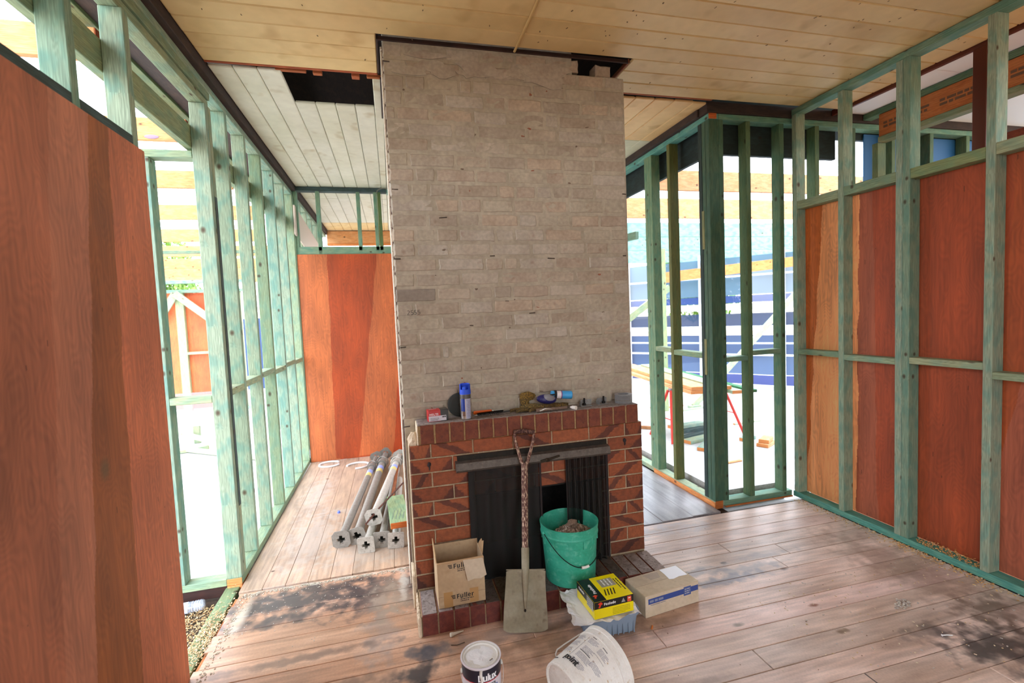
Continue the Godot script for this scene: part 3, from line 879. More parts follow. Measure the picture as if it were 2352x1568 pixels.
	for z in [-2.98, -2.56, -2.14, -1.72]:
		small_print(h, Transform3D(Basis(Vector3.UP, -PI / 2.0), Vector3(4.0592, 3.115, z)), 0.36, 2, 0.03, 0.019, lin(104, 76, 54), "stamp")
	bar(h, "red_trim", Vector3(3.712, 3.235, -3.33), Vector3(3.734, 3.285, 2.0), M.gloss, lin(92, 40, 30))
	bar(h, "red_jamb", Vector3(3.70, 0.0, -2.31), Vector3(3.735, 3.235, -2.235), M.gloss, lin(84, 34, 26), 0.003, 1)

# ---------------------------------------------------------------- what closes the house above and behind
func roofs() -> void:
	var r := thing("roof", "dark roof sheeting over the house, seen only through gaps in the ceilings", "roof", Vector3.ZERO, "", "structure")
	bar(r, "roof_sheet", Vector3(-1.70, 3.92, -3.45), Vector3(6.8, 3.96, 2.6), M.dark, Color.WHITE, 0.002)
	bar(r, "roof_sheet", Vector3(-1.70, 3.92, -9.3), Vector3(2.9, 3.96, -3.452), M.dark, Color.WHITE, 0.002)
	bar(r, "fascia", Vector3(2.66, 2.94, -9.0), Vector3(2.7, 3.92, -3.47), M.slate, lin(150, 160, 156))
	bar(r, "fascia", Vector3(2.66, 2.92, -3.50), Vector3(3.9, 3.92, -3.46), M.slate, lin(150, 160, 156))
	bar(r, "fascia", Vector3(3.93, 3.1, -3.50), Vector3(6.8, 3.92, -3.46), M.slate, lin(150, 160, 156))
	bar(r, "gutter_beam", Vector3(-1.735, 3.56, -9.2), Vector3(-1.668, 3.8, 2.6), M.green2, lin(170, 178, 150))
	bar(r, "eave_lining", Vector3(-1.667, 3.585, -9.2), Vector3(-0.9, 3.6, 2.6), M.dark, Color.WHITE, 0.001)
	bar(r, "gable_board", Vector3(-1.7, 3.3, -9.3), Vector3(2.9, 3.92, -9.26), M.dark)
	# the part of the room behind the camera: a stud frame with a wide opening
	var b := thing("wall_front", "stud wall behind the camera with a wide opening to the yard", "stud wall", Vector3.ZERO, "", "structure")
	bar(b, "top_plate", Vector3(-1.13, 3.1, 2.01), Vector3(6.4, 3.29, 2.1), M.green, gtint())
	for x in [-1.13, -0.67, -0.2, 0.15, 1.35, 1.8, 2.1, 2.55, 3.0, 3.3, 3.8, 4.3, 4.8, 5.3, 5.8, 6.3]:
		bar(b, "stud", Vector3(x, 0.0, 2.01), Vector3(x + 0.045, 3.1, 2.1), M.green, gtint(), 0.003, 1)
	bar(b, "plywood_sheet", Vector3(1.38, 0.0, 2.102), Vector3(3.3, 3.1, 2.11), M.plain, lin(190, 182, 170))
	bar(b, "plywood_sheet", Vector3(-1.13, 0.0, 2.102), Vector3(0.17, 3.1, 2.11), M.plain, lin(190, 182, 170))
	var c := thing("wall_far_right", "plywood sheeting on the far side of the hall", "wall", Vector3.ZERO, "", "structure")
	for k in 5:
		bar(c, "plywood_sheet", Vector3(6.4, 0.0, -3.4 + 1.1 * k), Vector3(6.41, 1.1, -2.31 + 1.1 * k), M.plain, lin(200, 196, 190))
	var hf := thing("floor", "bare board floor of the hall beyond the right wall", "floor", Vector3.ZERO, "", "structure")
	for k in 10:
		bar(hf, "floor_board", Vector3(3.39 + 0.3 * k, -0.1, -3.34), Vector3(3.688 + 0.3 * k, 0.0, 2.0), M.oldwood, jit(lin(230, 220, 210), 0.05))

# ---------------------------------------------------------------- the chimney and its fireplace
# a brick with an uneven face; front face in the plane z = 0, body behind it; the picture covers the face once
func brick_mesh(w: float, h: float, d: float, rough: float, c: Color, ch := 0.005) -> ArrayMesh:
	var st := st_new()
	var nx := 5 if w > 0.15 else 4
	var ny := 4
	var g := []
	for j in ny:
		var row := []
		for i in nx:
			var x := lerpf(-w * 0.5 + ch, w * 0.5 - ch, float(i) / (nx - 1))
			var y := lerpf(-h * 0.5 + ch, h * 0.5 - ch, float(j) / (ny - 1))
			row.append(Vector3(x + rng.randf_range(-1, 1) * rough * 1.1, y + rng.randf_range(-1, 1) * rough * 1.1, rng.randf_range(-1, 1) * rough))
		g.append(row)
	var put_q := func(q: Array, n: Vector3) -> void:
		var uv := []
		for v in q:
			uv.append(Vector2(v.x / w + 0.5, 0.5 - v.y / h))
		poly(st, [q[0], q[1], q[2]], n, [uv[0], uv[1], uv[2]], c)
		poly(st, [q[0], q[2], q[3]], n, [uv[0], uv[2], uv[3]], c)
	for j in ny - 1:
		for i in nx - 1:
			put_q.call([g[j][i], g[j][i + 1], g[j + 1][i + 1], g[j + 1][i]], Vector3.BACK)
	var rim := []
	var ids := []
	for i in nx:
		ids.append([0, i, Vector3.DOWN])
	for j in range(1, ny):
		ids.append([j, nx - 1, Vector3.RIGHT])
	for i in range(nx - 2, -1, -1):
		ids.append([ny - 1, i, Vector3.UP])
	for j in range(ny - 2, 0, -1):
		ids.append([j, 0, Vector3.LEFT])
	for e in ids:
		var v: Vector3 = g[e[0]][e[1]]
		rim.append(Vector3(v.x * (w * 0.5) / (w * 0.5 - ch), v.y * (h * 0.5) / (h * 0.5 - ch), -ch))
	for k in ids.size():
		var k2 := (k + 1) % ids.size()
		var a: Vector3 = g[ids[k][0]][ids[k][1]]
		var b: Vector3 = g[ids[k2][0]][ids[k2][1]]
		var o: Vector3 = (rim[k] + rim[k2]) * 0.5
		o = Vector3(o.x / w, o.y / h, 0).normalized()
		var out := Vector3(signf(o.x), 0, 0) if absf(o.x) > absf(o.y) else Vector3(0, signf(o.y), 0)
		put_q.call([a, b, rim[k2], rim[k]], (out + Vector3.BACK).normalized())
		put_q.call([rim[k], rim[k2], rim[k2] + Vector3(0, 0, ch - d), rim[k] + Vector3(0, 0, ch - d)], out)
	return st.commit()

func thing_part(parent: Node3D, called: String) -> Node3D:
	var o := Node3D.new()
	o.name = called
	parent.add_child(o, true)
	return o

func lump(parent: Node3D, called: String, at: Vector3, s: Vector3, m: Material, c: Color, rough := 0.18, seg := 10, rings := 7) -> MeshInstance3D:
	var st := st_new()
	var g := []
	for j in rings + 1:
		var row := []
		for i in seg:
			var t := PI * j / rings
			var p := Vector3(sin(t) * cos(TAU * i / seg), cos(t), sin(t) * sin(TAU * i / seg))
			row.append(p * s * (1.0 + (0.0 if j == 0 or j == rings else rng.randf_range(-rough, rough))))
		row.append(row[0])
		g.append(row)
	for j in rings:
		for i in seg:
			for t in [[g[j][i], g[j][i + 1], g[j + 1][i + 1]], [g[j][i], g[j + 1][i + 1], g[j + 1][i]]]:
				var cr: Vector3 = (t[1] - t[0]).cross(t[2] - t[0])
				if cr.length_squared() > 1e-16:
					var mid: Vector3 = t[0] + t[1] + t[2]
					var n := cr.normalized() * (1.0 if cr.dot(mid) > 0 else -1.0)
					poly(st, t, n, [Vector2.ZERO, Vector2.ZERO, Vector2.ZERO], c)
	return put(parent, called, st.commit(), m, Transform3D(Basis(), at))

const CZ := -2.878

func chimney() -> void:
	var t := thing("chimney", "tall whitewashed brick chimney breast rising to the board ceiling", "chimney", Vector3.ZERO)
	var core := st_new()
	var cb := func(a: Vector3, b: Vector3) -> void:
		add_box(core, b - a, 0.002, Vector2.ZERO, Color.WHITE, -1, Transform3D(Basis(), (a + b) * 0.5))
	cb.call(Vector3(0.036, 0, -3.55), Vector3(0.419, 0.66, CZ - 0.006))
	cb.call(Vector3(1.222, 0, -3.55), Vector3(1.539, 0.66, CZ - 0.006))
	cb.call(Vector3(0.036, 0.66, -3.55), Vector3(1.539, 3.165, CZ - 0.0042))
	cb.call(Vector3(0.036, 3.165, -3.55), Vector3(1.185, 3.50, CZ - 0.0042))
	cb.call(Vector3(0.419, 0, -3.55), Vector3(1.222, 0.66, -3.2))
	put(t, "mortar", core.commit(), M.lime_mortar)
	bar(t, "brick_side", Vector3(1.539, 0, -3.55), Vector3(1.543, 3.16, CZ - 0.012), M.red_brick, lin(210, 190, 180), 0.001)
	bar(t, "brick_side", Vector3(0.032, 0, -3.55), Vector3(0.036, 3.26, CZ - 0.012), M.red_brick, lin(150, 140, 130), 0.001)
	# plaster left on the passage side, its broken edge showing
	var st := st_new()
	var y := 0.05
	while y < 3.24:
		var hgt := rng.randf_range(0.08, 0.3)
		var y1 := minf(y + hgt, 3.245)
		var dx := rng.randf_range(-0.0015, 0.0015)
		add_box(st, Vector3(0.011 + dx, y1 - y - 0.002, 0.4), 0.002, Vector2.ZERO, Color.WHITE, 1, Transform3D(Basis(), Vector3(0.0265, (y + y1) * 0.5, -3.11 + rng.randf_range(-0.006, 0.006))))
		y = y1
	put(t, "plaster_edge", st.commit(), M.plaster, Transform3D.IDENTITY, "thin white plaster edge on the left side of the chimney")
	var long := []
	var short := []
	var tints := [[255, 252, 248], [242, 237, 231], [250, 243, 236], [234, 228, 222], [252, 240, 230], [246, 243, 235], [238, 230, 222], [250, 248, 246], [244, 234, 227]]
	for k in 18:
		long.append(brick_mesh(0.231, 0.0765, 0.05, 0.0026, lin(tints[k % 9][0], tints[k % 9][1], tints[k % 9][2]), 0.009))
		short.append(brick_mesh(0.111, 0.0765, 0.05, 0.0026, lin(tints[k % 9][0], tints[k % 9][1], tints[k % 9][2]), 0.009))
	var dark := brick_mesh(0.229, 0.0745, 0.05, 0.0022, lin(206, 200, 198), 0.006)
	# where the joints of each course stand, in hundredths of the width, from the mantel up
	var courses := [
		[17, 33, 47, 64, 79, 89],
		[8, 23, 39, 56, 72, 87],
		[16, 33, 47, 63, 78, 91],
		[9, 25, 44, 59, 75, 81, 86],
		[17, 20, 29, 47, 64, 80, 90],
		[8, 26, 43, 56, 71, 87],
		[17, 34, 47, 63, 79, 93],
		[7, 25, 39, 56, 71, 86],
		[16, 30, 39, 47, 63, 79, 93],
		[8, 26, 42, 59, 75, 92],
		[17, 36, 44, 50, 66, 81],
		[9, 22, 39, 56, 68, 80, 91],
		[9, 17, 26, 41, 49, 62, 79, 92],
		[14, 26, 35, 51, 59, 67, 74, 87],
		[17, 27, 36, 49, 62, 73, 89],
		[8, 15, 26, 43, 50, 59, 66, 74, 85],
		[10, 18, 34, 47, 63, 72, 84],
		[8, 26, 39, 55, 71, 85],
		[16, 34, 47, 64, 77, 88],
		[8, 26, 35, 56, 69, 90],
		[4, 17, 34, 48, 64, 70, 87],
		[7, 23, 39, 48, 63, 80, 93],
		[8, 16, 29, 34, 42, 59, 73, 86],
		[8, 19, 30, 39, 55, 63, 79, 91],
		[8, 24, 38, 52, 66, 80],
	]
	var course := 0
	y = 1.075 + 0.04
	while y < 3.23:
		var x := 0.032
		var row := []
		var e0 := 0.0
		for q in courses[course] + [100]:
			row.append((q - e0) * 0.0151 - 0.0105)
			e0 = q
		for wd in row:
			var xc: float = x + wd * 0.5
			x += wd + 0.0105
			if y > 3.165 and xc > 1.19:
				if xc > 1.35 and xc < 1.5 and wd > 0.1:
					put(t, "brick", brick_mesh(0.105, 0.075, 0.09, 0.003, lin(240, 226, 216), 0.008), M.lime, Transform3D(Basis(Vector3.UP, 0.06), Vector3(1.405, 3.205, CZ - 0.014)))
				continue
			var mesh: Mesh = short[rng.randi() % 18] if wd < 0.16 else long[rng.randi() % 18]
			if course == 8 and x < 0.4 and wd > 0.16:
				mesh = dark
			var base := 0.109 if wd < 0.16 else 0.229
			var sink := rng.randf_range(-0.004, 0.0015)
			if y > 3.1:
				sink -= 0.0018
			var flip := 1.0 if rng.randf() < 0.5 else -1.0
			put(t, "brick", mesh, M.lime, Transform3D(Basis(Vector3.BACK, rng.randf_range(-0.006, 0.006)) * Basis(Vector3.RIGHT, rng.randf_range(-0.008, 0.008)) * Basis().scaled(Vector3(wd / base, 1.0, 1.0)), Vector3(xc, y + rng.randf_range(-0.0015, 0.0015), CZ + sink)))
		y += 0.0876
		course += 1
	# render smeared over the top courses
	var smear := thing_part(t, "render_smears")
	for k in 15:
		var ol := PackedVector2Array()
		var rw := rng.randf_range(0.05, 0.15)
		var rh := rng.randf_range(0.02, 0.05)
		for q in 13:
			var an := -q * TAU / 13.0
			var f := rng.randf_range(0.7, 1.2)
			ol.append(Vector2(cos(an) * rw * f, sin(an) * rh * f))
		put(smear, "smear", plate_mesh(ol, 0.004, jit(lin(246, 242, 238), 0.04)), M.lime, Transform3D(Basis(Vector3.BACK, rng.randf_range(-0.1, 0.1)), Vector3(rng.randf_range(0.15, 1.08), rng.randf_range(3.10, 3.21), CZ + 0.0012 + 0.00025 * k)))
	# dark open joints and chips
	var ch := st_new()
	var marks := [[0.05, 3.15, 0.05], [0.06, 2.43, 0.045], [0.05, 2.03, 0.05], [0.055, 1.51, 0.045], [0.05, 1.035, 0.05], [1.52, 2.43, 0.035], [1.51, 2.03, 0.03], [0.33, 2.27, 0.06], [0.62, 2.04, 0.04], [1.0, 2.02, 0.06], [0.7, 1.76, 0.03], [0.86, 1.68, 0.05], [0.47, 1.62, 0.03]]
	for k in marks:
		add_box(ch, Vector3(k[2] * 0.8, 0.006, 0.006), 0.002, Vector2.ZERO, lin(72, 60, 50), 0, Transform3D(Basis(Vector3.BACK, rng.randf_range(-0.1, 0.1)), Vector3(k[0], k[1], CZ - 0.001)))
	for k in 30:
		var red := rng.randf() < 0.4
		var ol := PackedVector2Array()
		var rw := rng.randf_range(0.004, 0.013)
		var rh := rng.randf_range(0.003, 0.007)
		for q in 9:
			var an := -q * TAU / 9.0
			var f := rng.randf_range(0.5, 1.3)
			ol.append(Vector2(cos(an) * rw * f, sin(an) * rh * f))
		ch.append_from(plate_mesh(ol, 0.004, lin(150, 96, 74) if red else lin(116, 98, 84)), 0, Transform3D(Basis(Vector3.BACK, rng.randf_range(-0.4, 0.4)), Vector3(rng.randf_range(0.1, 1.5), 1.12 + 0.0876 * rng.randi_range(0, 22) + rng.randf_range(-0.04, 0.04), CZ + 0.0032)))
	var chips := put(t, "chips_and_open_joints", ch.commit(), M.matt)
	chips.set_meta("kind", "stuff")
	words(t, "2555", 0.036, Transform3D(Basis(Vector3.BACK, 0.03), Vector3(0.128, 1.712, CZ + 0.006)), M.print, srgb(78, 72, 68), false, "pencilled_number")

func fireplace() -> void:
	var f := thing("fireplace", "brick fireplace with striped orange bricks, red brick mantel shelf and raised brick hearth", "fireplace", Vector3.ZERO)
	var z0 := -2.718
	var core := st_new()
	for b in [[Vector3(0.056, 0, CZ), Vector3(0.419, 0.956, z0 - 0.005)], [Vector3(1.222, 0, CZ), Vector3(1.51, 0.956, z0 - 0.005)], [Vector3(0.419, 0.632, CZ), Vector3(1.222, 0.956, z0 - 0.005)]]:
		add_box(core, b[1] - b[0], 0.002, Vector2.ZERO, Color.WHITE, -1, Transform3D(Basis(), (b[0] + b[1]) * 0.5))
	put(f, "mortar", core.commit(), M.mortar, Transform3D.IDENTITY)
	var hh := 0.0845
	var tints := [[255, 250, 245], [236, 226, 220], [250, 236, 224], [220, 208, 202]]
	for row in 10:
		var y := 0.115 + hh * (9 - row) + hh * 0.5
		var edges := [0.052]
		if row % 2 == 0:
			edges.append(0.174)
		while edges[edges.size() - 1] < 1.40:
			edges.append(minf(edges[edges.size() - 1] + 0.2436, 1.514))
		if edges[edges.size() - 1] < 1.51:
			edges.append(1.514)
		for k in edges.size() - 1:
			var spans := [[edges[k], edges[k + 1]]]
			if y < 0.62:
				spans = []
				if edges[k] < 0.39:
					spans.append([edges[k], minf(edges[k + 1], 0.419)])
				if edges[k + 1] > 1.25:
					spans.append([maxf(edges[k], 1.222), edges[k + 1]])
			for sp in spans:
				var wd: float = sp[1] - sp[0] - 0.008
				if wd < 0.02:
					continue
				var way := [0, 1, 2, 3, 4, 1, 2, 3][rng.randi() % 8] as int
				var tt: Array = tints[rng.randi() % 4]
				var low := 0.84 if row == 9 else 1.0
				put(f, "brick", brick_mesh(wd, hh - 0.0085, 0.06, 0.0007, lin(tt[0] * low, tt[1] * low, tt[2] * low), 0.003), M["face%d" % way], Transform3D(Basis(), Vector3((sp[0] + sp[1]) * 0.5, y, z0 + rng.randf_range(-0.001, 0.001))))
	# mantel shelf: a row of bricks on edge
	for k in 16:
		var x := 0.115 + 0.0856 * (k + 0.5)
		put(f, "mantel_brick", brick_mesh(0.0766, 0.112, 0.165, 0.0012, jit(lin(236, 226, 222), 0.1), 0.004), M.red_brick, Transform3D(Basis(), Vector3(x, 1.016 + rng.randf_range(-0.001, 0.001), -2.708 + rng.randf_range(-0.0015, 0.0015))))
	bar(f, "mantel_mortar", Vector3(0.108, 0.958, -2.876), Vector3(1.485, 1.068, -2.7125), M.mortar, lin(236, 220, 190))
	bar(f, "mantel_bed", Vector3(0.106, 1.0665, -2.878), Vector3(1.486, 1.0745, -2.711), M.dust, lin(214, 210, 206), 0.003)
	bar(f, "end_mortar", Vector3(0.1, 0.957, -2.876), Vector3(0.108, 1.07, -2.711), M.plaster, lin(250, 240, 226))
	lump(f, "plaster_lump", Vector3(0.082, 0.975, -2.765), Vector3(0.034, 0.05, 0.04), M.plaster, lin(236, 224, 210), 0.14)
	# side mortar, flush with the bricks
	var sidest := st_new()
	var yy := 0.115
	while yy < 0.95:
		add_box(sidest, Vector3(0.006, hh - 0.006, 0.15), 0.002, Vector2.ZERO, jit(lin(226, 214, 196), 0.12), 1, Transform3D(Basis(), Vector3(0.0535, yy + hh * 0.5, -2.797)))
		yy += hh
	put(f, "side_mortar", sidest.commit(), M.plaster)
	# hearth: bricks on edge, dusty tops
	for k in 17:
		var x := 0.064 + 0.0855 * (k + 0.5)
		var b := brick_mesh(0.0775, 0.235, 0.112, 0.001, jit(lin(236, 226, 222), 0.1), 0.004)
		put(f, "hearth_brick", b, M.hearth_brick, Transform3D(Basis(Vector3.RIGHT, -PI / 2.0), Vector3(x, 0.1135 + rng.randf_range(-0.001, 0.001), -2.588 + rng.randf_range(-0.0015, 0.0015))))
	bar(f, "hearth_mortar", Vector3(0.062, 0.0, -2.72), Vector3(1.517, 0.107, -2.4755), M.mortar, lin(225, 214, 200))
	var soil_st := st_new()
	for k in 17:
		var x := 0.064 + 0.0855 * (k + 0.5)
		add_box(soil_st, Vector3(0.074, 0.002, 0.226), 0.001, Vector2.ZERO, jit(lin(226, 222, 222), 0.1) if k < 3 or k > 13 else jit(lin(150, 146, 142), 0.2), 2, Transform3D(Basis(), Vector3(x, 0.1142, -2.588)))
	put(f, "dust_layer", soil_st.commit(), M.dust)
	var fil := st_new()
	for k in 9:
		var zz := lerpf(-2.72, -2.48, k / 8.0)
		add_box(fil, Vector3(0.018 + rng.randf_range(-0.004, 0.006), 0.11 + rng.randf_range(-0.02, 0.004), 0.034), 0.006, Vector2.ZERO, jit(lin(236, 226, 212), 0.06), 1, Transform3D(Basis(), Vector3(0.053, 0.052, zz)))
	put(f, "hearth_side_render", fil.commit(), M.plaster)
	bar(f, "base_plaster", Vector3(0.03, 0.0, -2.9), Vector3(0.052, 0.2, -2.726), M.plaster, lin(230, 220, 206), 0.006)
	# firebox
	var fb := st_new()
	for b in [[Vector3(0.405, 0.1, -3.2), Vector3(0.419, 0.64, -2.73)], [Vector3(1.222, 0.1, -3.2), Vector3(1.236, 0.64, -2.73)], [Vector3(0.405, 0.1, -3.21), Vector3(1.236, 0.66, -3.15)], [Vector3(0.405, 0.628, -3.2), Vector3(1.236, 0.66, -2.73)], [Vector3(0.405, 0.06, -3.2), Vector3(1.236, 0.112, -2.72)]]:
		add_box(fb, b[1] - b[0], 0.001, Vector2.ZERO, Color.WHITE, -1, Transform3D(Basis(), (b[0] + b[1]) * 0.5))
	put(f, "firebox", fb.commit(), M.soot, Transform3D.IDENTITY, "sooty black firebox")
	bar(f, "iron_lintel", Vector3(0.39, 0.616, -2.76), Vector3(1.25, 0.634, -2.722), M.iron, lin(90, 84, 80), 0.002)
	# fire screen: a rail with a mesh curtain on each side
	var s := thing("fire_screen", "dark metal fire screen rail with two black mesh curtains over the firebox opening", "fire screen", Vector3(0.787, 0.115, -2.69))
	var prof := PackedVector2Array([Vector2(0, 0), Vector2(0.05, 0), Vector2(0.058, 0.012), Vector2(0.046, 0.05), Vector2(0, 0.056)])
	var rail := plate_mesh(prof, 0.955)
	put(s, "rail", rail, M.iron, Transform3D(Basis(Vector3(0, 0, 1), Vector3(0, 1, 0), Vector3(-1, 0, 0)), Vector3(-0.478, 0.672, -0.028)))
	put(s, "back_flange", box_mesh(Vector3(0.94, 0.03, 0.006), 0.001, Vector2.ZERO, lin(110, 106, 96)), M.iron, Transform3D(Basis(), Vector3(0.004, 0.742, -0.024)))
	for e in [[-0.41, 0.015, 5, 0.006], [0.195, 0.465, 7, 0.013]]:
		put(s, "mesh_curtain", curtain(e[0], e[1], 0.006, 0.675, e[2], e[3]), M.mesh, Transform3D.IDENTITY)
	for e in [[-0.41, -0.375], [0.02, 0.033], [0.19, 0.2], [0.455, 0.47]]:
		put(s, "curtain_edge", box_mesh(Vector3(e[1] - e[0], 0.665, 0.004), 0.001, Vector2.ZERO, lin(44, 38, 34)), M.matt, Transform3D(Basis(), Vector3((e[0] + e[1]) * 0.5, 0.338, -0.004)))
	var pr := tube(s, "pull_rod", [Vector3(0.02, 0.686, 0.036), Vector3(0.075, 0.694, 0.042), Vector3(0.14, 0.706, 0.036)], 0.006, M.iron, lin(150, 140, 116), 6)
	lump(pr, "pull_knob", Vector3(0.062, 0.69, 0.04), Vector3(0.014, 0.012, 0.012), M.iron, lin(150, 140, 116), 0.1)
	for e in [[0.16, 0.835, "left"], [1.385, 0.845, "right"]]:
		var k := thing("hook", "small black iron hook fixed to the %s brick pier above the fire screen rail" % e[2], "hook", Vector3(e[0], e[1], z0 + 0.002), "hooks in the brick piers")
		lump(k, "hook_head", Vector3(0, 0.006, 0.004), Vector3(0.011, 0.014, 0.009), M.matt, lin(48, 42, 40), 0.1)
		tube(k, "hook_tail", [Vector3(0, 0.0, 0.004), Vector3(0.001, -0.014, 0.01), Vector3(0, -0.026, 0.004)], 0.006, M.matt, lin(48, 42, 40), 6, 0.003)

func curtain(x0: float, x1: float, y0: float, y1: float, folds: int, amp: float) -> ArrayMesh:
	var st := st_new()
	var n := folds * 8
	for k in n:
		var q := []
		for e in [[k, y0], [k + 1, y0], [k + 1, y1], [k, y1]]:
			var t: float = float(e[0]) / n
			var a := t * folds * TAU
			q.append([Vector3(lerpf(x0, x1, t), e[1], amp * sin(a)), Vector3(-cos(a) * amp * folds * TAU / (x1 - x0), 0, 1).normalized(), Vector2(t, e[1])])
		quad_n(st, q, Color.WHITE)
	return st.commit()

# ---------------------------------------------------------------- steel props, block and rings in the passage
func cross_plate(size: float, oct: bool, t: float, c: Color) -> ArrayMesh:
	# a flange with a cross-shaped hole, made of solid pieces round the cross
	var st := st_new()
	var h := size * 0.5
	var a := size * 0.09
	var l := size * 0.25
	var cut := size * (0.2 if oct else 0.06)
	for q in 4:
		var b := Basis(Vector3.BACK, q * PI * 0.5)
		# corner block between two arms, and the strip past an arm's end
		var pts := [Vector2(a, a), Vector2(l, a), Vector2(h, a), Vector2(h, h - cut), Vector2(h - cut, h), Vector2(a, h)]
		var strip := [Vector2(l, -a), Vector2(h, -a), Vector2(h, a), Vector2(l, a)]
		for o in [pts, strip]:
			var out: Array = o
			for z in [0.0, -t]:
				var p := []
				var uv := []
				for v in out:
					p.append(b * Vector3(v.x, v.y, z))
					uv.append(v)
				poly(st, p, Vector3.BACK if z == 0.0 else Vector3.FORWARD, uv, c)
			for i in out.size():
				var v0: Vector2 = out[i]
				var v1: Vector2 = out[(i + 1) % out.size()]
				var e: Vector2 = v1 - v0
				var n := b * Vector3(e.y, -e.x, 0).normalized()
				poly(st, [b * Vector3(v0.x, v0.y, 0), b * Vector3(v1.x, v1.y, 0), b * Vector3(v1.x, v1.y, -t), b * Vector3(v0.x, v0.y, -t)], n, [v0, v1, v1, v0], c)
	return st.commit()

func steel_prop(label: String, front: Vector3, back: Vector3, size: float, oct: bool, r: float, shade: float, roll: float, far_end := true) -> void:
	var len := front.distance_to(back)
	var z := (front - back).normalized()
	var x := Vector3.UP.cross(z).normalized()
	var b := Basis(x, z.cross(x), z)
	var o := thing("steel_prop", label, "steel prop", front, "steel props lying in the passage")
	o.basis = b
	var c := lin(255 * shade, 252 * shade, 246 * shade)
	put(o, "base_plate", cross_plate(size, oct, 0.008, c * 0.9), M.galv, Transform3D(Basis(Vector3.BACK, roll), Vector3.ZERO))
	var st := st_new()
	add_lathe(st, [Vector2(r * 0.86, -0.008), Vector2(r, -0.008), Vector2(r, -len * 0.80), Vector2(r * 0.86, -len * 0.80), Vector2(r * 0.86, -0.008)], 18, c, Transform3D(Basis(Vector3.RIGHT, PI / 2.0), Vector3.ZERO))
	var ot := put(o, "outer_tube", st.commit(), M.galv)
	lathe(ot, "tube_inside", [Vector2(0.0, -0.05), Vector2(r * 0.86, -0.05)], M.matt, lin(24, 22, 20), 14, Transform3D(Basis(Vector3.RIGHT, PI / 2.0), Vector3.ZERO))
	if far_end:
		lathe(o, "inner_tube", [Vector2(r * 0.8, -len * 0.78), Vector2(r * 0.8, -len * 0.99)], M.galv, c * 0.8, 14, Transform3D(Basis(Vector3.RIGHT, PI / 2.0), Vector3.ZERO))
		lathe(ot, "collar", [Vector2(r, -len * 0.80), Vector2(r * 1.45, -len * 0.80), Vector2(r * 1.45, -len * 0.84), Vector2(r, -len * 0.84)], M.galv, c * 0.75, 14, Transform3D(Basis(Vector3.RIGHT, PI / 2.0), Vector3.ZERO))
		put(o, "end_plate", cross_plate(size, oct, 0.008, c * 0.7), M.galv, Transform3D(Basis(Vector3.BACK, roll + 0.3), Vector3(0, 0, -len)))
		for e in [[0.66, 0.70, lin(226, 200, 120)], [0.70, 0.745, lin(150, 160, 220)]]:
			lathe(ot, "label_band", [Vector2(r * 1.012, -len * e[0]), Vector2(r * 1.012, -len * e[1])], M.plain, e[2], 18, Transform3D(Basis(Vector3.RIGHT, PI / 2.0), Vector3.ZERO))
		var hp := []
		for k in 12:
			var a := k / 11.0 * PI * 1.4 - 0.6
			hp.append(Vector3(cos(a) * r * 1.7, sin(a) * r * 1.7, -len * (0.85 + 0.006 * sin(k * 1.3))))
		tube(ot, "wire_handle", hp, 0.006, M.galv, c * 0.9, 6)

